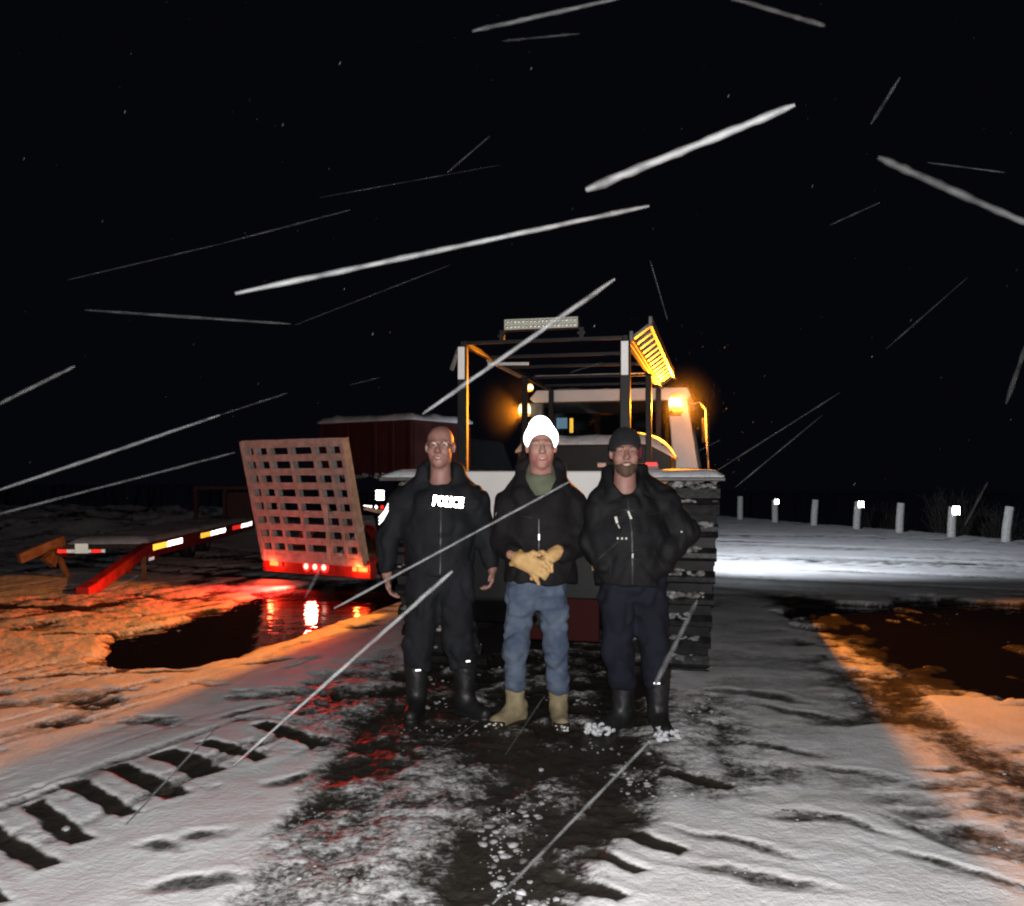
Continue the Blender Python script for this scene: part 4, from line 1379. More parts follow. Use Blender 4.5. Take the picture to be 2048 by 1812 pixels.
class Person:
    def __init__(s, cx, d, label):
        s.cx, s.d = cx, d
        x = (cx - 1024) / F * d
        s.root = empty('person', (x, d, 0.0))
        tag(s.root, label, 'person', 'people standing in front of the snowcat')

    def J(s, px, py, y=0.0):
        return ((px - s.cx) / F * s.d, y, CH - (py - HZ) / F * s.d)


def head(f, c, s=1.0, yaw=0.0, chin=1.0):
    """head centred at c facing -y; features carved at the resolution of the field"""
    cs, sn = math.cos(yaw), math.sin(yaw)

    def P(x, y, z):
        x, y, z = x * s, y * s, z * s
        return (c[0] + x * cs - y * sn, c[1] + x * sn + y * cs, c[2] + z)
    S = lambda *r_: tuple(q * s for q in r_)
    f.ell(P(0, 0.012, 0.035), S(0.081, 0.097, 0.09), 0.02, rz=yaw)
    f.ell(P(0, -0.018, -0.045), S(0.07, 0.077, 0.083), 0.03, rz=yaw)
    f.ell(P(0, -0.062, -0.105 * chin), S(0.03, 0.03, 0.026), 0.03)
    for q in (-1, 1):
        f.ell(P(q * 0.038, -0.062, -0.03), S(0.027, 0.027, 0.028), 0.025)
        f.cone(P(q * 0.014, -0.087, 0.026), P(q * 0.05, -0.072, 0.022), 0.0095 * s, 0.008 * s, 0.014)
        f.ell(P(q * 0.032, -0.094, 0.006), S(0.017, 0.013, 0.0105), 0.008, sub=True)
        f.ell(P(q * 0.0315, -0.074, 0.005), S(0.0145, 0.0125, 0.012), 0.004)
        f.ell(P(q * 0.081, 0.012, -0.008), S(0.011, 0.022, 0.033), 0.006, rz=yaw + q * 0.35)
        f.ell(P(q * 0.014, -0.098, -0.037), S(0.011, 0.011, 0.009), 0.008)
        f.cone(P(q * 0.022, -0.094, -0.04), P(q * 0.04, -0.078, -0.075), 0.004 * s, 0.004 * s, 0.01, sub=True)
    f.cone(P(0, -0.088, 0.012), P(0, -0.114, -0.03), 0.0095 * s, 0.0145 * s, 0.012)
    f.ell(P(0, -0.096, -0.071), S(0.025, 0.02, 0.0065), 0.005, sub=True)
    f.cone(P(-0.022, -0.083, -0.083), P(0.022, -0.083, -0.083), 0.008 * s, 0.008 * s, 0.01)
    f.cone(P(-0.02, -0.086, -0.06), P(0.02, -0.086, -0.06), 0.006 * s, 0.006 * s, 0.008)
    return P


def face_parts(P, s, root, smile=1.0, brows='hair', eye_open=0.6):
    for q in (-1, 1):
        e = MB().lathe([(0.001, -0.006), (0.007, -0.0045), (0.009, 0), (0.007, 0.0045), (0.001, 0.006)], (0, 0, 0), 'y', 10)
        o = e.build('eye', M['eye'], root, smooth=True)
        o.location = P(q * 0.0315, -0.0845, 0.004)
        o.scale = (1.25, 1.0, eye_open)
        b_ = MB().tube([P(q * 0.015, -0.0965, 0.025), P(q * 0.033, -0.095, 0.031), P(q * 0.052, -0.08, 0.024)], [0.004 * s, 0.0055 * s, 0.003 * s], 6)
        b_.build('eyebrow', M[brows], root, smooth=True)
    w_ = 0.021 * smile
    t = MB().tube([P(-w_, -0.0795, -0.067), P(-w_ * 0.5, -0.0865, -0.0715), P(0, -0.0885, -0.073), P(w_ * 0.5, -0.0865, -0.0715), P(w_, -0.0795, -0.067)],
                  [0.0022, 0.0046, 0.005, 0.0046, 0.0022], 6)
    t.build('teeth', M['tooth'], root, smooth=True)
    l_ = MB().tube([P(-0.026, -0.083, -0.068), P(-0.012, -0.0935, -0.0815), P(0.012, -0.0935, -0.0815), P(0.026, -0.083, -0.068)], [0.002, 0.0052, 0.0052, 0.002], 6)
    l_.build('lip', M['lip'], root, smooth=True)


def hand(f, wr, d, side, curl=0.5, s=1.0):
    """hanging hand: palm, four unequal bent fingers, thumb on the inner front"""
    wr = Vector(wr); d = Vector(d).normalized()
    fw = Vector((0, -1, 0)); fw = (fw - d * fw.dot(d)).normalized()
    sd = d.cross(fw) * 1.0
    if sd.x * side < 0:
        sd = -sd
    pc = wr + d * 0.05
    f.cone(wr - d * 0.05, wr + d * 0.01, 0.027, 0.026, 0.02)
    for k in range(4):
        o = (k - 1.5) * 0.019
        b0 = wr + d * 0.085 * s + fw * (-o)
        f.cone(wr + d * 0.01 + fw * (-o * 0.6), b0, 0.018, 0.0125, 0.014)
        L_ = (0.036, 0.042, 0.039, 0.03)[k] * s
        m1 = b0 + (d * math.cos(curl * 0.6) - sd * math.sin(curl * 0.6)) * L_
        m2 = m1 + (d * math.cos(curl * 1.6) - sd * math.sin(curl * 1.6)) * L_ * 0.75
        m3 = m2 + (d * math.cos(curl * 2.4) - sd * math.sin(curl * 2.4)) * L_ * 0.55
        f.cone(b0, m1, 0.0098, 0.0092, 0.004)
        f.cone(m1, m2, 0.0092, 0.0086, 0.003)
        f.cone(m2, m3, 0.0086, 0.0075, 0.003)
    t0 = wr + d * 0.025 + fw * 0.026
    t1 = t0 + (d * 0.8 + fw * 0.7 - sd * 0.25).normalized() * 0.04
    t2 = t1 + (d * 1.0 + fw * 0.25 - sd * 0.35).normalized() * 0.03
    f.cone(t0, t1, 0.014, 0.0115, 0.012)
    f.cone(t1, t2, 0.0115, 0.009, 0.004)


def add3(p, q):
    return (p[0] + q[0], p[1] + q[1], p[2] + q[2])


def stick_on(o_me, target, m, name, parent, off=0.004):
    """lay a flat mesh (in the person's x-z plane) on the front of a garment"""
    dg = bpy.context.evaluated_depsgraph_get()
    ev = target.evaluated_get(dg)
    me = ev.to_mesh()
    bv = BVHTree.FromPolygons([v.co.copy() for v in me.vertices], [tuple(p.vertices) for p in me.polygons])
    for v in o_me.vertices:
        t = 0.0
        hit = bv.ray_cast(Vector((v.co.x, -1.0, v.co.z)), Vector((0, 1, 0)))
        if hit[0] is not None:
            v.co.y = hit[0].y - off - v.co.y
    ev.to_mesh_clear()
    return link(name, o_me, m, parent)


def seam(p, jk, pts, wpx=2.0, name='seam', m='seam', off=0.003):
    """a strip of piping, zip or pocket edge laid along pixel points on a garment front"""
    q = [Vector(p.J(*t)) for t in pts]
    n = 8
    line = []
    for i in range(len(q) - 1):
        line += [q[i].lerp(q[i + 1], k / n) for k in range(n)]
    line.append(q[-1])
    hw = wpx / F * p.d / 2
    vs, fs = [], []
    for i, c in enumerate(line):
        t = (line[min(i + 1, len(line) - 1)] - line[max(i - 1, 0)]).normalized()
        nn = Vector((-t.z, 0, t.x)) * hw
        vs += [(c.x + nn.x, 0.0, c.z + nn.z), (c.x - nn.x, 0.0, c.z - nn.z)]
        if i:
            fs.append((2 * i - 2, 2 * i - 1, 2 * i + 1, 2 * i))
    me = bpy.data.meshes.new(name)
    me.from_pydata(vs, [], fs)
    return stick_on(me, jk, M[m], name, p.root, off)


def boot(name, m, parent, ank, toe_dir, shaft_top=0.3, r0=0.055, L_=0.19, sole=None, h=0.008, top=None):
    f = Field((ank[0] - 0.32, ank[1] - 0.34, -0.03), (ank[0] + 0.32, ank[1] + 0.3, shaft_top + 0.06), h)
    td = Vector((toe_dir[0], toe_dir[1], 0)).normalized()
    a = Vector((ank[0], ank[1], 0.09))
    tp = Vector(top) if top else Vector((ank[0], ank[1] + 0.01, shaft_top))
    f.cone(a, tp, r0 * 0.95, r0 * 1.25, 0.03)
    heel = Vector((ank[0], ank[1], 0.045)) - td * 0.045
    toe = Vector((ank[0], ank[1], 0.042)) + td * L_
    f.cone(heel, heel + Vector((0, 0, 0.06)), 0.044, 0.05, 0.02)
    f.cone(heel, toe, 0.042, 0.046, 0.02)
    f.cone(a + Vector((0, 0, 0.01)), toe - td * 0.04, 0.055, 0.042, 0.03)
    f.below(shaft_top + 0.02, 0.01)
    f.above(0.006, 0.004)
    f.wrinkle(0.0035, 22, int(abs(ank[0]) * 1000) + 3)
    o = f.build(name, m, parent, 1)
    sf = Field((ank[0] - 0.32, ank[1] - 0.34, -0.03), (ank[0] + 0.32, ank[1] + 0.3, 0.08), 0.007)
    sf.cone(heel + Vector((0, 0, -0.02)), toe + Vector((0, 0, -0.02)), 0.048, 0.05, 0.01)
    sf.below(0.032, 0.004)
    sf.above(0.0, 0.003)
    sf.build('sole', sole or M['rubber_boot'], o, 0)
    return o


# ---- first man: navy uniform jacket with reflective lettering, bare head, glasses
def man_one():
    p = Person(880, 5.5, 'bald person in glasses and navy jacket with glowing white lettering, left of three')
    J, root = p.J, p.root
    hc = J(881, 893, -0.02)
    hw1, hw2 = J(775, 1148, -0.03), J(984, 1136, 0.02)
    f = Field((-0.5, -0.26, -0.02), (0.48, 0.24, 1.95), 0.0065)
    P = head(f, hc, 1.03, R(-4))
    f.cone(add3(hc, (0, 0.025, -0.07)), add3(hc, (0, 0.035, -0.22)), 0.06, 0.068, 0.03)
    f.cone((0, 0.03, 1.33), (0, 0.02, 1.0), 0.14, 0.15, 0.05, fy=1.5)
    f.cone(J(815, 1000, 0.02), J(945, 1000, 0.02), 0.05, 0.05, 0.05)
    for a, b, c in ((J(805, 1008, 0.02), J(774, 1074, 0.03), hw1), (J(950, 1008, 0.02), J(974, 1070, 0.045), hw2)):
        f.cone(a, b, 0.048, 0.04, 0.03)
        f.cone(b, c, 0.04, 0.028, 0.02)
    hand(f, hw1, (0.15, -0.1, -1), -1, 0.55)
    hand(f, hw2, (0.0, -0.12, -1), 1, 0.75)
    for a, b, c in ((J(850, 1150), J(838, 1290, -0.02), J(832, 1410, 0.02)), (J(912, 1150), J(918, 1290, -0.02), J(932, 1395, 0.02))):
        f.cone(a, b, 0.08, 0.055, 0.04)
        f.cone(b, c, 0.055, 0.04, 0.03)
    f.build('body', M['skin'], root, 1)
    face_parts(P, 1.03, root, 1.0, 'hair', 0.38)
    # cropped hair round the back and sides
    hf = Field((hc[0] - 0.11, hc[1] - 0.12, hc[2] - 0.06), (hc[0] + 0.11, hc[1] + 0.13, hc[2] + 0.16), 0.006)
    hf.ell(add3(hc, (0, 0.018, 0.034)), (0.0815, 0.0985, 0.094), 0.01)
    hf.ell(add3(hc, (0, -0.098, 0.012)), (0.072, 0.068, 0.1), 0.02, sub=True)
    hf.above(hc[2] - 0.03, 0.01)
    hf.build('hair', M['hair'], root, 1)
    # glasses
    gm_ = MB()
    for q in (-1, 1):
        ring = [P(q * 0.033 + 0.0225 * math.cos(t), -0.104 + 0.004 * abs(math.cos(t)), 0.004 + 0.016 * math.sin(t)) for t in np.linspace(0, 2 * PI, 19)]
        gm_.tube(ring, 0.0014, 5)
        gm_.tube([P(q * 0.0555, -0.1, 0.008), P(q * 0.08, -0.05, 0.006), P(q * 0.083, 0.01, 0.004)], 0.0014, 5)
    gm_.tube([P(-0.011, -0.105, 0.008), P(0, -0.108, 0.011), P(0.011, -0.105, 0.008)], 0.0014, 5)
    gl = gm_.build('glasses', M['glasses'], root)
    for q in (-1, 1):
        MB().lathe([(0.001, -0.0025), (0.0025, -0.001), (0.003, 0.001)], P(q * 0.02, -0.1065, 0.006), 'y', 8).build('lens_glint', M['chrome'], gl, smooth=True)
    # jacket
    f = Field((-0.56, -0.3, 0.82), (0.52, 0.28, 1.78), 0.0085)
    f.cone((-0.005, 0.025, 1.33), (-0.005, 0.02, 1.2), 0.175, 0.22, 0.08, fy=1.3)
    f.cone((-0.005, 0.02, 1.2), (-0.005, 0.02, 0.9), 0.225, 0.215, 0.08, fy=1.3)
    f.cone(J(818, 1003, 0.03), J(942, 1003, 0.03), 0.08, 0.08, 0.08)
    f.cone(J(855, 968, 0.04), J(908, 968, 0.04), 0.068, 0.068, 0.06)
    f.cone(J(850, 960, 0.04), J(806, 1000, 0.03), 0.062, 0.08, 0.06)
    f.cone(J(912, 960, 0.04), J(950, 1000, 0.03), 0.062, 0.08, 0.06)
    cuff1, cuff2 = add3(hw1, (-0.003, 0.005, 0.035)), add3(hw2, (0, 0.005, 0.03))
    for a, b, c in ((J(803, 1012, 0.03), J(776, 1076, 0.03), cuff1), (J(950, 1012, 0.03), J(972, 1070, 0.045), cuff2)):
        f.cone(a, b, 0.092, 0.075, 0.05)
        f.cone(b, c, 0.075, 0.052, 0.03)
    f.cone(J(858, 945, 0.03), J(906, 945, 0.03), 0.084, 0.084, 0.03)               # collar mass
    f.cone(add3(hc, (0, -0.01, -0.02)), add3(hc, (0, 0.0, -0.19)), 0.076, 0.07, 0.012, sub=True)
    f.cone(add3(hc, (0.0, -0.09, -0.1)), add3(hc, (0.002, -0.19, -0.185)), 0.05, 0.004, 0.012, sub=True)
    f.above(J(0, 1148)[2], 0.012, 0.006)
    f.below(hc[2] - 0.052, 0.012)
    f.wrinkle(0.015, 10, 3, (1, 1, 0.8))
    jk = f.build('jacket', M['navy_jacket'], root)
    # reflective lettering on the chest
    cu = bpy.data.curves.new('lettering', 'FONT')
    cu.body = 'POLICE'
    cu.size = 0.082
    cu.align_x = 'CENTER'
    cu.offset = 0.0036
    cu.resolution_u = 3
    to = bpy.data.objects.new('tmp_text', cu)
    COL.objects.link(to)
    dg = bpy.context.evaluated_depsgraph_get()
    dg.update()
    tm = bpy.data.meshes.new_from_object(to.evaluated_get(dg))
    bpy.data.objects.remove(to)
    tm.materials.clear()
    xs = [v.co.x for v in tm.vertices]
    sx_ = 0.186 / (max(xs) - min(xs))
    c0 = J(898, 1011)
    tl = R(-5)
    for v in tm.vertices:
        x, z = v.co.x * sx_, v.co.y
        v.co = Vector((c0[0] + x * math.cos(tl) - z * math.sin(tl), 0.0, c0[2] + x * math.sin(tl) + z * math.cos(tl)))
    stick_on(tm, jk, M['retro_white'], 'chest_lettering', root)
    seam(p, jk, [(885, 965), (886, 1050), (884, 1144)], 2.5, 'zip')
    seam(p, jk, [(826, 1008), (866, 1010), (866, 1016), (826, 1014)], 1.6, 'pocket_flap')
    seam(p, jk, [(822, 1090), (834, 1126)], 2.0, 'pocket_edge')
    seam(p, jk, [(948, 1090), (938, 1126)], 2.0, 'pocket_edge')
    # sleeve chevrons
    for k in range(3):
        vs, fs = [], []
        n_ = 7
        for i in range(n_):
            t = i / (n_ - 1)
            a_, z_ = J(757 + 21 * t, 1034 - 29 * t + 9 * math.sin(t * PI) * 0.3 + k * 6.5)[0::2]
            vs += [(a_, 0.0, z_), (a_ + 0.003, 0.0, z_ - 0.0095)]
        for i in range(n_ - 1):
            fs.append((2 * i, 2 * i + 1, 2 * i + 3, 2 * i + 2))
        me = bpy.data.meshes.new('sleeve_stripe')
        me.from_pydata(vs, [], fs)
        stick_on(me, jk, M['retro_soft'], 'sleeve_stripe', root)
    zp = MB()
    # trousers
    f = Field((-0.3, -0.22, 0.1), (0.32, 0.24, 1.1), 0.0085)
    f.cone(J(858, 1135), J(903, 1135), 0.14, 0.14, 0.06, fy=1.05)
    f.cone(J(850, 1160), J(838, 1290, -0.02), 0.118, 0.096, 0.04)
    f.cone(J(838, 1290, -0.02), J(834, 1360, 0.0), 0.096, 0.083, 0.03)
    f.cone(J(912, 1160), J(917, 1290, -0.02), 0.118, 0.096, 0.04)
    f.cone(J(917, 1290, -0.02), J(928, 1350, 0.0), 0.096, 0.085, 0.03)
    f.above(0.3, 0.02, 0.008)
    f.wrinkle(0.02, 10, 7, (1, 1, 0.9))
    f.build('trousers', M['charcoal_trousers'], root)
    a1 = J(833, 1400)
    a2 = J(930, 1395)
    for a, td in ((a1, (-0.1, -1)), (a2, (0.75, -0.75))):
        bt_ = boot('boot', M['rubber_boot'], root, (a[0], 0.0, 0), td, 0.38, 0.066, 0.18)
        MB().box((a[0] + 0.02, -0.09, 0.305 if a is a1 else 0.36), (0.034, 0.004, 0.009), Matrix.Rotation(R(-6), 3, 'Y')).build('reflective_tab', M['retro_soft'], bt_)
    return p


# ---- second man: glowing white beanie, black jacket, jeans, yellow work gloves
def man_two():
    p = Person(1080, 5.3, 'person in glowing white beanie, black jacket and blue jeans, in the middle')
    J, root = p.J, p.root
    hc = J(1082, 893, -0.02)
    f = Field((-0.42, -0.34, -0.02), (0.42, 0.24, 1.92), 0.0065)
    P = head(f, hc, 1.04, R(2))
    f.cone(add3(hc, (0, 0.02, -0.07)), add3(hc, (0, 0.035, -0.22)), 0.064, 0.075, 0.03)
    f.cone((0, 0.03, 1.31), (0, 0.02, 0.98), 0.14, 0.15, 0.05, fy=1.5)
    f.cone(J(1030, 1004, 0.02), J(1136, 1004, 0.02), 0.05, 0.05, 0.05)
    w1, w2 = J(1036, 1110, -0.2), J(1104, 1105, -0.185)
    for a, b, c in ((J(1020, 1008, 0.02), J(1006, 1082, 0.0), w1), (J(1145, 1008, 0.02), J(1156, 1084, 0.0), w2)):
        f.cone(a, b, 0.046, 0.04, 0.03)
        f.cone(b, c, 0.04, 0.028, 0.02)
    hand(f, w1, (0.9, -0.15, -0.4), -1, 0.5, 0.3)
    hand(f, w2, (-0.9, -0.1, -0.6), 1, 0.5, 0.25)
    for a, b, c in ((J(1045, 1180), J(1032, 1290, -0.02), J(1026, 1395, 0.02)), (J(1105, 1180), J(1113, 1290, -0.02), J(1117, 1395, 0.02))):
        f.cone(a, b, 0.07, 0.05, 0.04)
        f.cone(b, c, 0.05, 0.038, 0.03)
    f.build('body', M['skin_ruddy'], root, 1)
    face_parts(P, 1.04, root, 0.9, 'hair', 0.32)
    # beanie
    bf = Field((hc[0] - 0.13, hc[1] - 0.15, hc[2] - 0.09), (hc[0] + 0.13, hc[1] + 0.15, hc[2] + 0.25), 0.0065)
    bf.ell(add3(hc, (0, 0.02, 0.04)), (0.094, 0.113, 0.105), 0.02)
    bf.cone(add3(hc, (0.0, 0.02, 0.07)), add3(hc, (-0.004, 0.025, 0.125)), 0.092, 0.062, 0.05)
    bf.cone(add3(hc, (0, -0.05, -0.01)), add3(hc, (0, -0.22, -0.005)), 0.079, 0.092, 0.012, sub=True)
    bf.ell(add3(hc, (0, 0.012, -0.03)), (0.083, 0.101, 0.12), 0.01, sub=True)
    bf.above(hc[2] - 0.028, 0.01)
    bn = bf.build('beanie', M['retro_hat'], root, 1)
    # shirt
    sf = Field((-0.2, -0.2, 1.2), (0.2, 0.2, 1.62), 0.009)
    sf.cone((0.0, 0.03, 1.45), (0.0, 0.01, 1.22), 0.125, 0.15, 0.04, fy=1.15)
    sf.cone(add3(hc, (0, 0.03, -0.145)), add3(hc, (0, 0.02, -0.2)), 0.083, 0.1, 0.02)
    sf.cone(add3(hc, (0, 0.02, 0.02)), add3(hc, (0, 0.0, -0.14)), 0.066, 0.068, 0.008, sub=True)
    sf.wrinkle(0.004, 14, 21)
    sf.build('shirt', M['olive_shirt'], root)
    # jacket
    f = Field((-0.46, -0.32, 0.8), (0.46, 0.28, 1.72), 0.0085)
    f.cone((0.005, 0.025, 1.3), (0.005, 0.015, 1.18), 0.17, 0.205, 0.08, fy=1.25)
    f.cone((0.005, 0.015, 1.18), (0.008, 0.015, 0.88), 0.21, 0.225, 0.08, fy=1.25)
    f.cone(J(1028, 1006, 0.03), J(1138, 1006, 0.03), 0.078, 0.078, 0.08)
    f.cone(J(1056, 970, 0.05), J(1110, 970, 0.05), 0.068, 0.068, 0.06)
    f.cone(J(1052, 962, 0.04), J(1022, 1004, 0.03), 0.062, 0.08, 0.06)
    f.cone(J(1113, 962, 0.04), J(1142, 1004, 0.03), 0.062, 0.08, 0.06)
    f.cone(J(1045, 985, -0.03), J(1062, 1060, -0.1), 0.07, 0.06, 0.05)
    f.cone(J(1120, 985, -0.03), J(1100, 1060, -0.1), 0.07, 0.06, 0.05)
    for a, b, c in ((J(1018, 1012, 0.03), J(1007, 1084, -0.01), J(1028, 1102, -0.165)), (J(1146, 1012, 0.03), J(1155, 1086, -0.01), J(1124, 1103, -0.165))):
        f.cone(a, b, 0.09, 0.08, 0.05)
        f.cone(b, c, 0.08, 0.056, 0.035)
    # tall open collar
    f.cone(J(1046, 935, 0.045), J(1046, 975, 0.0), 0.05, 0.06, 0.03)
    f.cone(J(1118, 935, 0.045), J(1118, 975, 0.0), 0.05, 0.06, 0.03)
    f.cone(J(1055, 930, 0.085), J(1108, 930, 0.085), 0.05, 0.05, 0.03)
    f.cone(add3(hc, (0, 0.0, -0.02)), add3(hc, (0, 0.0, -0.17)), 0.082, 0.08, 0.012, sub=True)
    f.cone(add3(hc, (-0.004, -0.11, -0.12)), add3(hc, (-0.008, -0.2, -0.33)), 0.075, 0.004, 0.012, sub=True)
    f.above(J(0, 1166)[2], 0.012, 0.01)
    f.below(hc[2] - 0.06, 0.012)
    f.wrinkle(0.016, 10, 13, (1, 1, 0.8))
    jk = f.build('jacket', M['black_jacket'], root)
    zm = bpy.data.meshes.new('zip')
    z0, z1, xz = J(0, 1036)[2], J(0, 1160)[2], -0.012
    n_ = 14
    vs = [(xz + q, 0.0, z0 + (z1 - z0) * i / (n_ - 1)) for i in range(n_) for q in (-0.003, 0.003)]
    zm.from_pydata(vs, [], [(2 * i, 2 * i + 1, 2 * i + 3, 2 * i + 2) for i in range(n_ - 1)])
    zo = stick_on(zm, jk, M['grey_steel'], 'zip', root, 0.003)
    MB().box((xz, -0.19, J(0, 1070)[2]), (0.007, 0.004, 0.034)).build('zip_pull', M['chrome'], zo)
    seam(p, jk, [(1020, 1120), (1030, 1150)], 2.0, 'pocket_edge')
    seam(p, jk, [(1140, 1118), (1132, 1150)], 2.0, 'pocket_edge')
    seam(p, jk, [(1040, 1030), (1062, 1033)], 1.8, 'pocket_edge')
    # jeans
    f = Field((-0.28, -0.22, 0.08), (0.28, 0.24, 1.0), 0.0085)
    f.cone(J(1052, 1165), J(1095, 1165), 0.12, 0.12, 0.05, fy=1.0)
    f.cone(J(1043, 1190), J(1032, 1290, -0.02), 0.098, 0.078, 0.04)
    f.cone(J(1032, 1290, -0.02), J(1030, 1372, 0.0), 0.078, 0.068, 0.03)
    f.cone(J(1106, 1190), J(1111, 1290, -0.02), 0.098, 0.078, 0.04)
    f.cone(J(1111, 1290, -0.02), J(1117, 1372, 0.0), 0.078, 0.068, 0.03)
    f.above(J(0, 1386)[2], 0.012, 0.01)
    f.wrinkle(0.02, 11, 17, (1, 1, 1.2))
    f.build('jeans', M['denim'], root)
    a1, a2 = J(1030, 1400), J(1117, 1400)
    for a, td in ((a1, (-0.75, -0.8)), (a2, (0.06, -1))):
        bt_ = boot('boot', M['suede_boot'], root, (a[0], 0.01, 0), td, 0.2, 0.05, 0.165, M['boot_rubber'])
        t = Vector((td[0], td[1], 0)).normalized()
        tf = Field((a[0] - 0.3, -0.34, 0), (a[0] + 0.3, 0.2, 0.12), 0.007)
        tf.cone((a[0] + t.x * 0.13, 0.01 + t.y * 0.13, 0.042), (a[0] + t.x * 0.168, 0.01 + t.y * 0.168, 0.04), 0.05, 0.05, 0.01)
        tf.below(0.06, 0.006); tf.above(0.02, 0.003)
        tf.build('toe_guard', M['boot_rubber'], bt_, 1)
        sm = MB()
        for k in range(26):
            lump(sm, (a[0] + t.x * rnd.uniform(0.14, 0.225) + rnd.uniform(-0.035, 0.035) * t.y, 0.01 + t.y * rnd.uniform(0.16, 0.225), rnd.uniform(0.02, 0.05)), rnd.uniform(0.006, 0.014), k)
        so_ = sm.build('boot_snow', M['snow'], bt_, smooth=True)
        so_['kind'] = 'stuff'
    # leather work gloves: the near one folded over the other
    def glove(pts_palm, fingers, thumb, cuff, name='glove'):
        g = Field((-0.25, -0.42, 0.8), (0.2, -0.08, 1.25), 0.006)
        for a, b, ra, rb in pts_palm:
            g.cone(a, b, ra, rb, 0.02)
        for ch in fingers:
            for i in range(len(ch) - 1):
                g.cone(ch[i], ch[i + 1], 0.0145, 0.0135 if i < len(ch) - 2 else 0.0125, 0.006)
        for i in range(len(thumb) - 1):
            g.cone(thumb[i], thumb[i + 1], 0.0165, 0.0145, 0.008)
        for a, b, ra, rb in cuff:
            g.cone(a, b, ra, rb, 0.015)
        g.wrinkle(0.0045, 26, 31)
        return g.build(name, M['leather_glove'], root, 1)
    yb = -0.245
    g1p = [(J(1038, 1112, yb), J(1062, 1126, yb - 0.01), 0.036, 0.034), (J(1046, 1122, yb), J(1072, 1136, yb - 0.012), 0.03, 0.026), (J(1054, 1108, yb), J(1074, 1118, yb - 0.01), 0.028, 0.026)]
    g1f = [[J(1070, 1112, yb - 0.01), J(1084, 1118, yb - 0.015), J(1092, 1127, yb - 0.005)],
           [J(1070, 1122, yb - 0.015), J(1084, 1130, yb - 0.022), J(1091, 1139, yb - 0.01)],
           [J(1068, 1131, yb - 0.015), J(1080, 1140, yb - 0.02), J(1086, 1148, yb - 0.01)],
           [J(1060, 1138, yb - 0.01), J(1070, 1148, yb - 0.015), J(1075, 1158, yb - 0.008)]]
    g1t = [J(1050, 1104, yb), J(1064, 1098, yb - 0.015), J(1076, 1101, yb - 0.02)]
    g1c = [(J(1040, 1096, yb + 0.02), J(1044, 1106, yb), 0.014, 0.03), (J(1023, 1120, yb + 0.02), J(1036, 1116, yb), 0.016, 0.034), (J(1030, 1106, yb + 0.02), J(1040, 1112, yb), 0.03, 0.036)]
    glove(g1p, g1f, g1t, g1c)
    g2p = [(J(1106, 1102, yb + 0.045), J(1080, 1122, yb + 0.03), 0.04, 0.04)]
    g2f = [[J(1086, 1118, yb + 0.01), J(1093, 1133, yb + 0.005), J(1087, 1146, yb + 0.004)],
           [J(1078, 1126, yb + 0.02), J(1066, 1140, yb + 0.02), J(1062, 1149, yb + 0.02)],
           [J(1090, 1114, yb), J(1099, 1123, yb - 0.012), J(1099, 1133, yb - 0.01)]]
    g2t = [J(1092, 1104, yb + 0.01), J(1082, 1098, yb), J(1074, 1099, yb)]
    g2c = [(J(1112, 1098, yb + 0.06), J(1100, 1106, yb + 0.04), 0.042, 0.04)]
    glove(g2p, g2f, g2t, g2c)
    return p


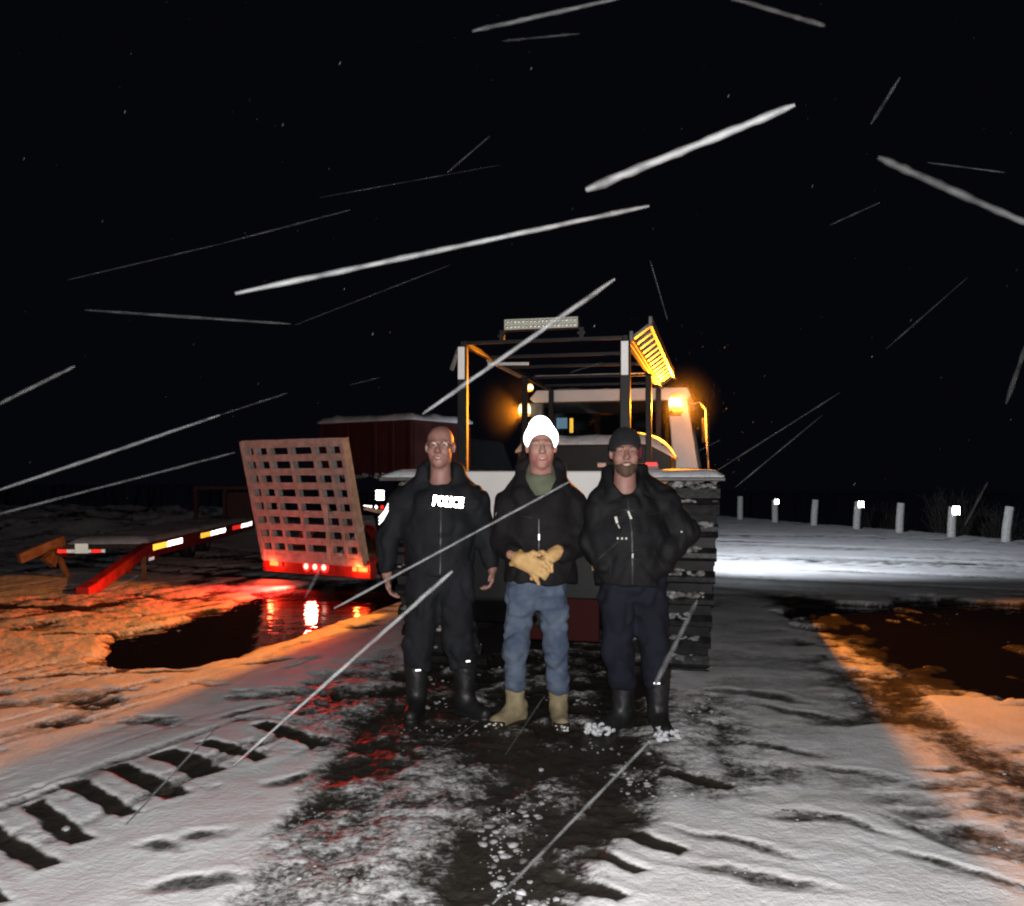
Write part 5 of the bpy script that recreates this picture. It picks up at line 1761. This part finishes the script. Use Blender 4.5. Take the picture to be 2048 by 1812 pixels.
# ---- third man: dark cap, beard, black shell, blue trousers, tall boots
def man_three():
    p = Person(1262, 5.2, 'bearded person in dark cap and black jacket beside the right track, right of three')
    J, root = p.J, p.root
    hc = J(1250, 905, -0.02)
    f = Field((-0.45, -0.3, -0.02), (0.5, 0.24, 1.9), 0.0065)
    P = head(f, hc, 1.03, R(-3))
    f.cone(add3(hc, (0, 0.02, -0.07)), add3(hc, (0, 0.035, -0.22)), 0.06, 0.07, 0.03)
    f.cone((0, 0.03, 1.29), (0, 0.02, 0.98), 0.14, 0.15, 0.05, fy=1.5)
    f.cone(J(1210, 1008, 0.02), J(1322, 1004, 0.02), 0.05, 0.05, 0.05)
    w1, w2 = J(1205, 1108, -0.05), J(1326, 1104, -0.04)
    for a, b, c in ((J(1204, 1012, 0.02), J(1184, 1087, 0.02), w1), (J(1330, 1010, 0.02), J(1378, 1062, 0.03), w2)):
        f.cone(a, b, 0.046, 0.04, 0.03)
        f.cone(b, c, 0.04, 0.028, 0.02)
    hand(f, w1, (0.8, 0.25, -0.6), -1, 0.6, 0.7)
    hand(f, w2, (-0.8, 0.25, -0.6), 1, 0.6, 0.7)
    for a, b, c in ((J(1232, 1180), J(1232, 1300, -0.02), J(1246, 1400, 0.02)), (J(1300, 1180), J(1310, 1300, -0.02), J(1314, 1420, 0.02))):
        f.cone(a, b, 0.07, 0.05, 0.04)
        f.cone(b, c, 0.05, 0.038, 0.03)
    f.build('body', M['skin'], root, 1)
    face_parts(P, 1.03, root, 1.15, 'beard', 0.32)
    # cap
    bf = Field((hc[0] - 0.13, hc[1] - 0.15, hc[2] - 0.06), (hc[0] + 0.13, hc[1] + 0.15, hc[2] + 0.2), 0.0065)
    bf.ell(add3(hc, (0, 0.018, 0.042)), (0.097, 0.116, 0.112), 0.02)
    bf.cone(add3(hc, (0, -0.09, -0.02)), add3(hc, (0, -0.22, -0.03)), 0.06, 0.075, 0.012, sub=True, fx=0.78)
    bf.ell(add3(hc, (0, 0.01, -0.02)), (0.081, 0.099, 0.112), 0.01, sub=True)
    bf.above(hc[2] - 0.012, 0.01)
    bf.wrinkle(0.004, 20, 41)
    cp = bf.build('knit_cap', M['dark_knit'], root, 1)
    rf = Field((hc[0] + 0.03, hc[1] - 0.1, hc[2] - 0.06), (hc[0] + 0.13, hc[1] + 0.12, hc[2] + 0.09), 0.0065)
    rf.ell(add3(hc, (0.083, 0.0, 0.005)), (0.017, 0.05, 0.045), 0.01)
    rf.build('ear_flap', M['red_knit'], cp, 1)
    # beard
    bd = Field((hc[0] - 0.1, hc[1] - 0.15, hc[2] - 0.17), (hc[0] + 0.1, hc[1] + 0.08, hc[2] + 0.02), 0.0055)
    bd.ell(P(0, -0.02, -0.06), (0.0705, 0.083, 0.085), 0.02)
    bd.ell(P(0, -0.066, -0.108), (0.037, 0.038, 0.034), 0.03)
    bd.cone(P(-0.024, -0.098, -0.056), P(0.024, -0.098, -0.056), 0.0075, 0.0075, 0.008)
    bd.ell(P(0, -0.13, -0.022), (0.06, 0.08, 0.036), 0.012, sub=True)
    bd.ell(P(0, -0.105, -0.071), (0.027, 0.03, 0.009), 0.006, sub=True)
    for q in (-1, 1):
        bd.ell(P(q * 0.045, -0.08, -0.025), (0.036, 0.05, 0.042), 0.014, sub=True)
    bd.below(hc[2] - 0.02, 0.02)
    bd.wrinkle(0.003, 60, 43)
    bd.build('beard', M['beard'], root, 1)
    # jacket
    f = Field((-0.5, -0.3, 0.8), (0.58, 0.28, 1.7), 0.0085)
    f.cone((0, 0.025, 1.28), (-0.005, 0.015, 1.14), 0.18, 0.215, 0.08, fy=1.28)
    f.cone((-0.005, 0.015, 1.14), (0.0, 0.015, 0.88), 0.22, 0.215, 0.08, fy=1.25)
    f.cone(J(1208, 1012, 0.03), J(1325, 1006, 0.03), 0.08, 0.082, 0.08)
    f.cone(J(1228, 978, 0.05), J(1290, 975, 0.05), 0.07, 0.072, 0.06)
    f.cone(J(1225, 968, 0.04), J(1202, 1008, 0.03), 0.062, 0.08, 0.06)
    f.cone(J(1288, 964, 0.04), J(1330, 1004, 0.03), 0.062, 0.082, 0.06)
    for a, b, c in ((J(1202, 1018, 0.03), J(1186, 1088, 0.01), J(1204, 1130, -0.06)), (J(1332, 1012, 0.03), J(1372, 1066, 0.03), J(1326, 1122, -0.05))):
        f.cone(a, b, 0.092, 0.08, 0.05)
        f.cone(b, c, 0.08, 0.064, 0.04)
    f.cone(J(1220, 944, 0.05), J(1229, 980, -0.03), 0.05, 0.056, 0.03)
    f.cone(J(1283, 938, 0.05), J(1273, 980, -0.03), 0.05, 0.056, 0.03)
    f.cone(J(1228, 945, 0.08), J(1280, 940, 0.08), 0.05, 0.05, 0.03)
    f.cone(add3(hc, (0, -0.01, -0.02)), add3(hc, (0, 0.0, -0.17)), 0.079, 0.075, 0.012, sub=True)
    f.cone(add3(hc, (0.0, -0.1, -0.11)), add3(hc, (0.002, -0.2, -0.22)), 0.065, 0.01, 0.012, sub=True)
    f.above(J(0, 1170)[2], 0.012, 0.008)
    f.below(hc[2] - 0.07, 0.012)
    f.wrinkle(0.016, 10, 23, (1, 1, 0.8))
    jk = f.build('jacket', M['black_shell'], root)

    def patch(name, m, pts, off=0.004):
        me = bpy.data.meshes.new(name)
        me.from_pydata([(q[0], 0.0, q[2]) for q in (J(*t) for t in pts)], [], [tuple(range(len(pts)))])
        return stick_on(me, jk, m, name, root, off)
    seam(p, jk, [(1249, 985), (1256, 1060), (1258, 1164)], 2.5, 'zip')
    seam(p, jk, [(1215, 1028), (1240, 1018), (1262, 1020)], 1.8, 'pocket_edge')
    seam(p, jk, [(1290, 1028), (1318, 1024)], 1.8, 'pocket_edge')
    seam(p, jk, [(1300, 1098), (1318, 1132)], 2.0, 'pocket_edge')
    patch('reflective_piping', M['retro_dim'], [(1224, 1032), (1229, 1031), (1231, 1043), (1227, 1045)])
    patch('reflective_piping', M['retro_dim'], [(1229, 1046), (1231, 1046), (1234, 1053), (1232, 1054)])
    patch('reflective_piping', M['retro_dim'], [(1249, 1021), (1252, 1020), (1258, 1035), (1254, 1036)])
    for x in (1229, 1237, 1245):
        patch('snap', M['retro_dim'], [(x - 1.6, 1071), (x + 1.6, 1071), (x + 1.6, 1075), (x - 1.6, 1075)])
    patch('snap', M['retro_dim'], [(1358, 1061), (1361, 1061), (1361, 1064), (1358, 1064)])
    patch('zip_pull', M['retro_dim'], [(1256, 1102), (1259, 1102), (1259, 1111), (1256, 1111)])
    patch('cord_toggle', M['leather_glove'], [(1182, 1129), (1187, 1129), (1187, 1140), (1184, 1142)])
    # trousers
    f = Field((-0.3, -0.22, 0.2), (0.34, 0.24, 1.0), 0.0085)
    f.cone(J(1242, 1165), J(1292, 1165), 0.125, 0.125, 0.06, fy=1.0)
    f.cone(J(1235, 1190), J(1234, 1295, -0.02), 0.112, 0.092, 0.04)
    f.cone(J(1234, 1295, -0.02), J(1246, 1376, 0.01), 0.092, 0.086, 0.03)
    f.cone(J(1300, 1190), J(1308, 1295, -0.02), 0.108, 0.09, 0.04)
    f.cone(J(1308, 1295, -0.02), J(1313, 1378, -0.025), 0.09, 0.086, 0.03)
    f.above(0.25, 0.02, 0.008)
    f.wrinkle(0.02, 10, 27, (1, 1, 0.9))
    f.build('trousers', M['blue_trousers'], root)
    a1, a2 = J(1246, 1400), J(1314, 1410)
    for a, td, y0 in ((a1, (-0.8, -0.6), 0.015), (a2, (0.1, -1), -0.03)):
        bt_ = boot('boot', M['rubber_boot'], root, (a[0], y0, 0), td, 0.37, 0.064, 0.18)
        MB().box((a[0] - 0.02, y0 - 0.085, 0.3), (0.036, 0.004, 0.008)).build('reflective_tab', M['retro_soft'], bt_)
        t = Vector((td[0], td[1], 0)).normalized()
        sm = MB()
        for k in range(60):
            q = rnd.uniform(0.13, 0.25)
            e_ = rnd.uniform(-0.06, 0.06)
            lump(sm, (a[0] + t.x * q - t.y * e_, y0 + t.y * q + t.x * e_, rnd.uniform(0.01, 0.075) * (1 - abs(e_) * 6)), rnd.uniform(0.012, 0.026), k)
        so_ = sm.build('boot_snow', M['snow'], bt_, smooth=True)
        so_['kind'] = 'stuff'
    return p


man_one()
man_two()
man_three()

# ------------------------------------------------------------------ motion trails of snowflakes, built as translucent slivers
def sliver(name, a, b, da, db, wpx, m, seed, taper=(0.9, 0.8)):
    p0, p1 = at(a[0], a[1], da), at(b[0], b[1], db)
    rr = random.Random(seed)
    n = 22
    pts, rad = [], []
    mid = (p0 + p1) / 2
    for i in range(n):
        t = i / (n - 1)
        k = taper[0] + (taper[1] - taper[0]) * t
        e = min(1.0, 0.55 + 6 * min(t, 1 - t))
        d = da + (db - da) * t
        r_ = wpx * 1.04 * d / F / 2 * k * e * rr.uniform(0.85, 1.15)
        pts.append(p0.lerp(p1, t) - mid + Vector((rr.uniform(-1, 1), rr.uniform(-1, 1), rr.uniform(-1, 1))) * r_ * 0.08)
        rad.append(r_)
    o = MB().tube(pts, rad, 10).build(name, m, None, smooth=True)
    MB().tube(pts, [q * 0.72 for q in rad], 8).build('core', m, o, smooth=True)
    MB().tube(pts, [q * 0.42 for q in rad], 8).build('core', m, o, smooth=True)
    o.location = mid
    return o


BIG = [((1172, 380), (1590, 210), 2.9, 2.6, 21, 'flake_dense', (0.9, 0.75), 'thickest bright snow streak in the dark sky above the snowcat'),
       ((470, 587), (1298, 412), 3.0, 3.3, 13, 'flake_dense', (1.0, 0.75), 'longest bright snow streak crossing the middle of the dark sky'),
       ((845, 828), (1230, 558), 3.9, 3.6, 11, 'flake_dense', (0.8, 1.0), 'pale snow streak crossing in front of the light bar'),
       ((468, 1530), (905, 1142), 3.2, 3.5, 9, 'flake_dense', (0.7, 1.2), 'bright snow streak slanting across the left person legs'),
       ((668, 1217), (1142, 962), 4.2, 4.4, 6, 'flake_dense', (1.0, 1.0), 'thin snow streak slanting across the middle person chest'),
       ((985, 1808), (1300, 1482), 2.6, 3.2, 8, 'flake_mid', (1.0, 1.0), 'grey snow streak over the wet ground at the bottom'),
       ((1757, 315), (2060, 450), 2.6, 2.3, 17, 'flake_thin', (1.0, 0.9), 'broad faint snow streak at the upper right edge'),
       ((945, 62), (1250, -6), 2.9, 2.7, 11, 'flake_thin', (1.0, 0.8), 'faint snow streak at the top edge, left of centre'),
       ((1450, -8), (1650, 52), 2.7, 2.9, 11, 'flake_thin', (0.8, 1.0), 'faint snow streak at the top edge, right of centre'),
       ((-10, 983), (440, 830), 3.3, 3.6, 8, 'flake_mid', (1.0, 0.9), 'grey snow streak at the left edge above the trailer'),
       ((-10, 1030), (470, 905), 3.5, 3.8, 6, 'flake_thin', (1.0, 0.8), 'lower faint snow streak at the left edge beside the gate'),
       ((-10, 812), (150, 732), 2.8, 3.0, 9, 'flake_thin', (1.0, 0.8), 'short faint snow streak at the left edge in the sky'),
       ((1310, 1370), (1395, 1200), 3.8, 4.2, 11, 'flake_mid', (1.2, 0.8), 'grey snow streak in front of the right track and boot'),
       ((250, 1650), (445, 1440), 3.0, 3.3, 7, 'flake_thin', (1.0, 1.0), 'faint snow streak above the track prints at lower left')]
for i, (a, b, da, db, wpx, m_, tp, lb_) in enumerate(BIG):
    o = sliver('snow_streak', a, b, da, db, wpx, M[m_], i + 5, tp)
    tag(o, lb_, 'snow streak', 'streaks of falling snow')
SMALL = [((170, 620), (582, 648), 7, 't'), ((1742, 248), (1800, 155), 8, 't'), ((2012, 808), (2056, 680), 10, 't'), ((135, 560), (440, 488), 4, 't'), ((440, 488), (700, 420), 4, 't'),
         ((895, 345), (980, 272), 5, 't'), ((1772, 698), (1935, 555), 4, 't'), ((1470, 975), (1645, 830), 3, 't'), ((1420, 950), (1680, 785), 3.5, 't'), ((440, 830), (575, 786), 4, 't'),
         ((1855, 325), (2010, 345), 4, 'f'), ((1005, 82), (1160, 67), 6, 't'), ((1300, 520), (1335, 640), 3, 'f'), ((590, 650), (900, 530), 2.5, 't'), ((640, 395), (1000, 330), 2.5, 'f'),
         ((1010, 1510), (1090, 1390), 5, 't'), ((160, 1745), (245, 1640), 8, 'f'), ((1660, 450), (1760, 405), 4, 'f'), ((1930, 1050), (1975, 965), 6, 'f'), ((610, 1195), (650, 1120), 8, 'f'),
         ((670, 1120), (730, 1050), 9, 't'), ((1140, 745), (1205, 640 + 85), 3, 't'), ((1195, 1120), (1240, 1080), 3, 't'), ((1390, 905), (1440, 880), 4, 't'), ((700, 770), (760, 755), 3, 'f'),
         ((790, 1560), (960, 1440), 3, 'f'), ((200, 1190), (280, 1150), 5, 'f')]
mt, mf = MB(), MB()
for i, (a, b, wpx, k) in enumerate(SMALL):
    rr = random.Random(i + 90)
    d0 = rr.uniform(2.6, 4.2)
    d1 = d0 + rr.uniform(-0.3, 0.3)
    p0, p1 = at(a[0], a[1], d0), at(b[0], b[1], d1)
    pts = [p0.lerp(p1, t / 11) for t in range(12)]
    rad = [wpx * d0 / F / 2 * rr.uniform(0.6, 1.1) * min(1, 0.4 + 4 * min(t / 11, 1 - t / 11)) for t in range(12)]
    (mt if k == 't' else mf).tube(pts, rad, 6)
tag(mt.build('falling_snow', M['flake_thin'], smooth=True), 'thin faint streaks of falling snow across the night sky', 'falling snow', kind='stuff')
tag(mf.build('falling_snow', M['flake_faint'], smooth=True), 'barely visible streaks of falling snow in the dark', 'falling snow', kind='stuff')
fl = MB()
for i in range(210):
    px, py = rnd.uniform(-60, 2110), rnd.uniform(-40, 1150)
    d = rnd.uniform(2.5, 9.5)
    if i < 60:                     # flurry round the beacons
        px, py, d = rnd.gauss(1400, 60), rnd.gauss(800, 80), rnd.uniform(7.5, 9.2)
    p = at(px, py, d)
    r_ = rnd.uniform(0.0012, 0.0032) * (1.3 if d > 7 else 0.8)
    dv = Vector((0.35, 0.0, 0.9)) * r_ * rnd.uniform(1.0, 4.0)
    fl.tube([p - dv, p, p + dv], [r_ * 0.5, r_, r_ * 0.5], 5)
tag(fl.build('snowflakes', M['flake_mid'], smooth=True), 'tiny snowflakes drifting in the air round the lamps', 'snowflakes', kind='stuff')
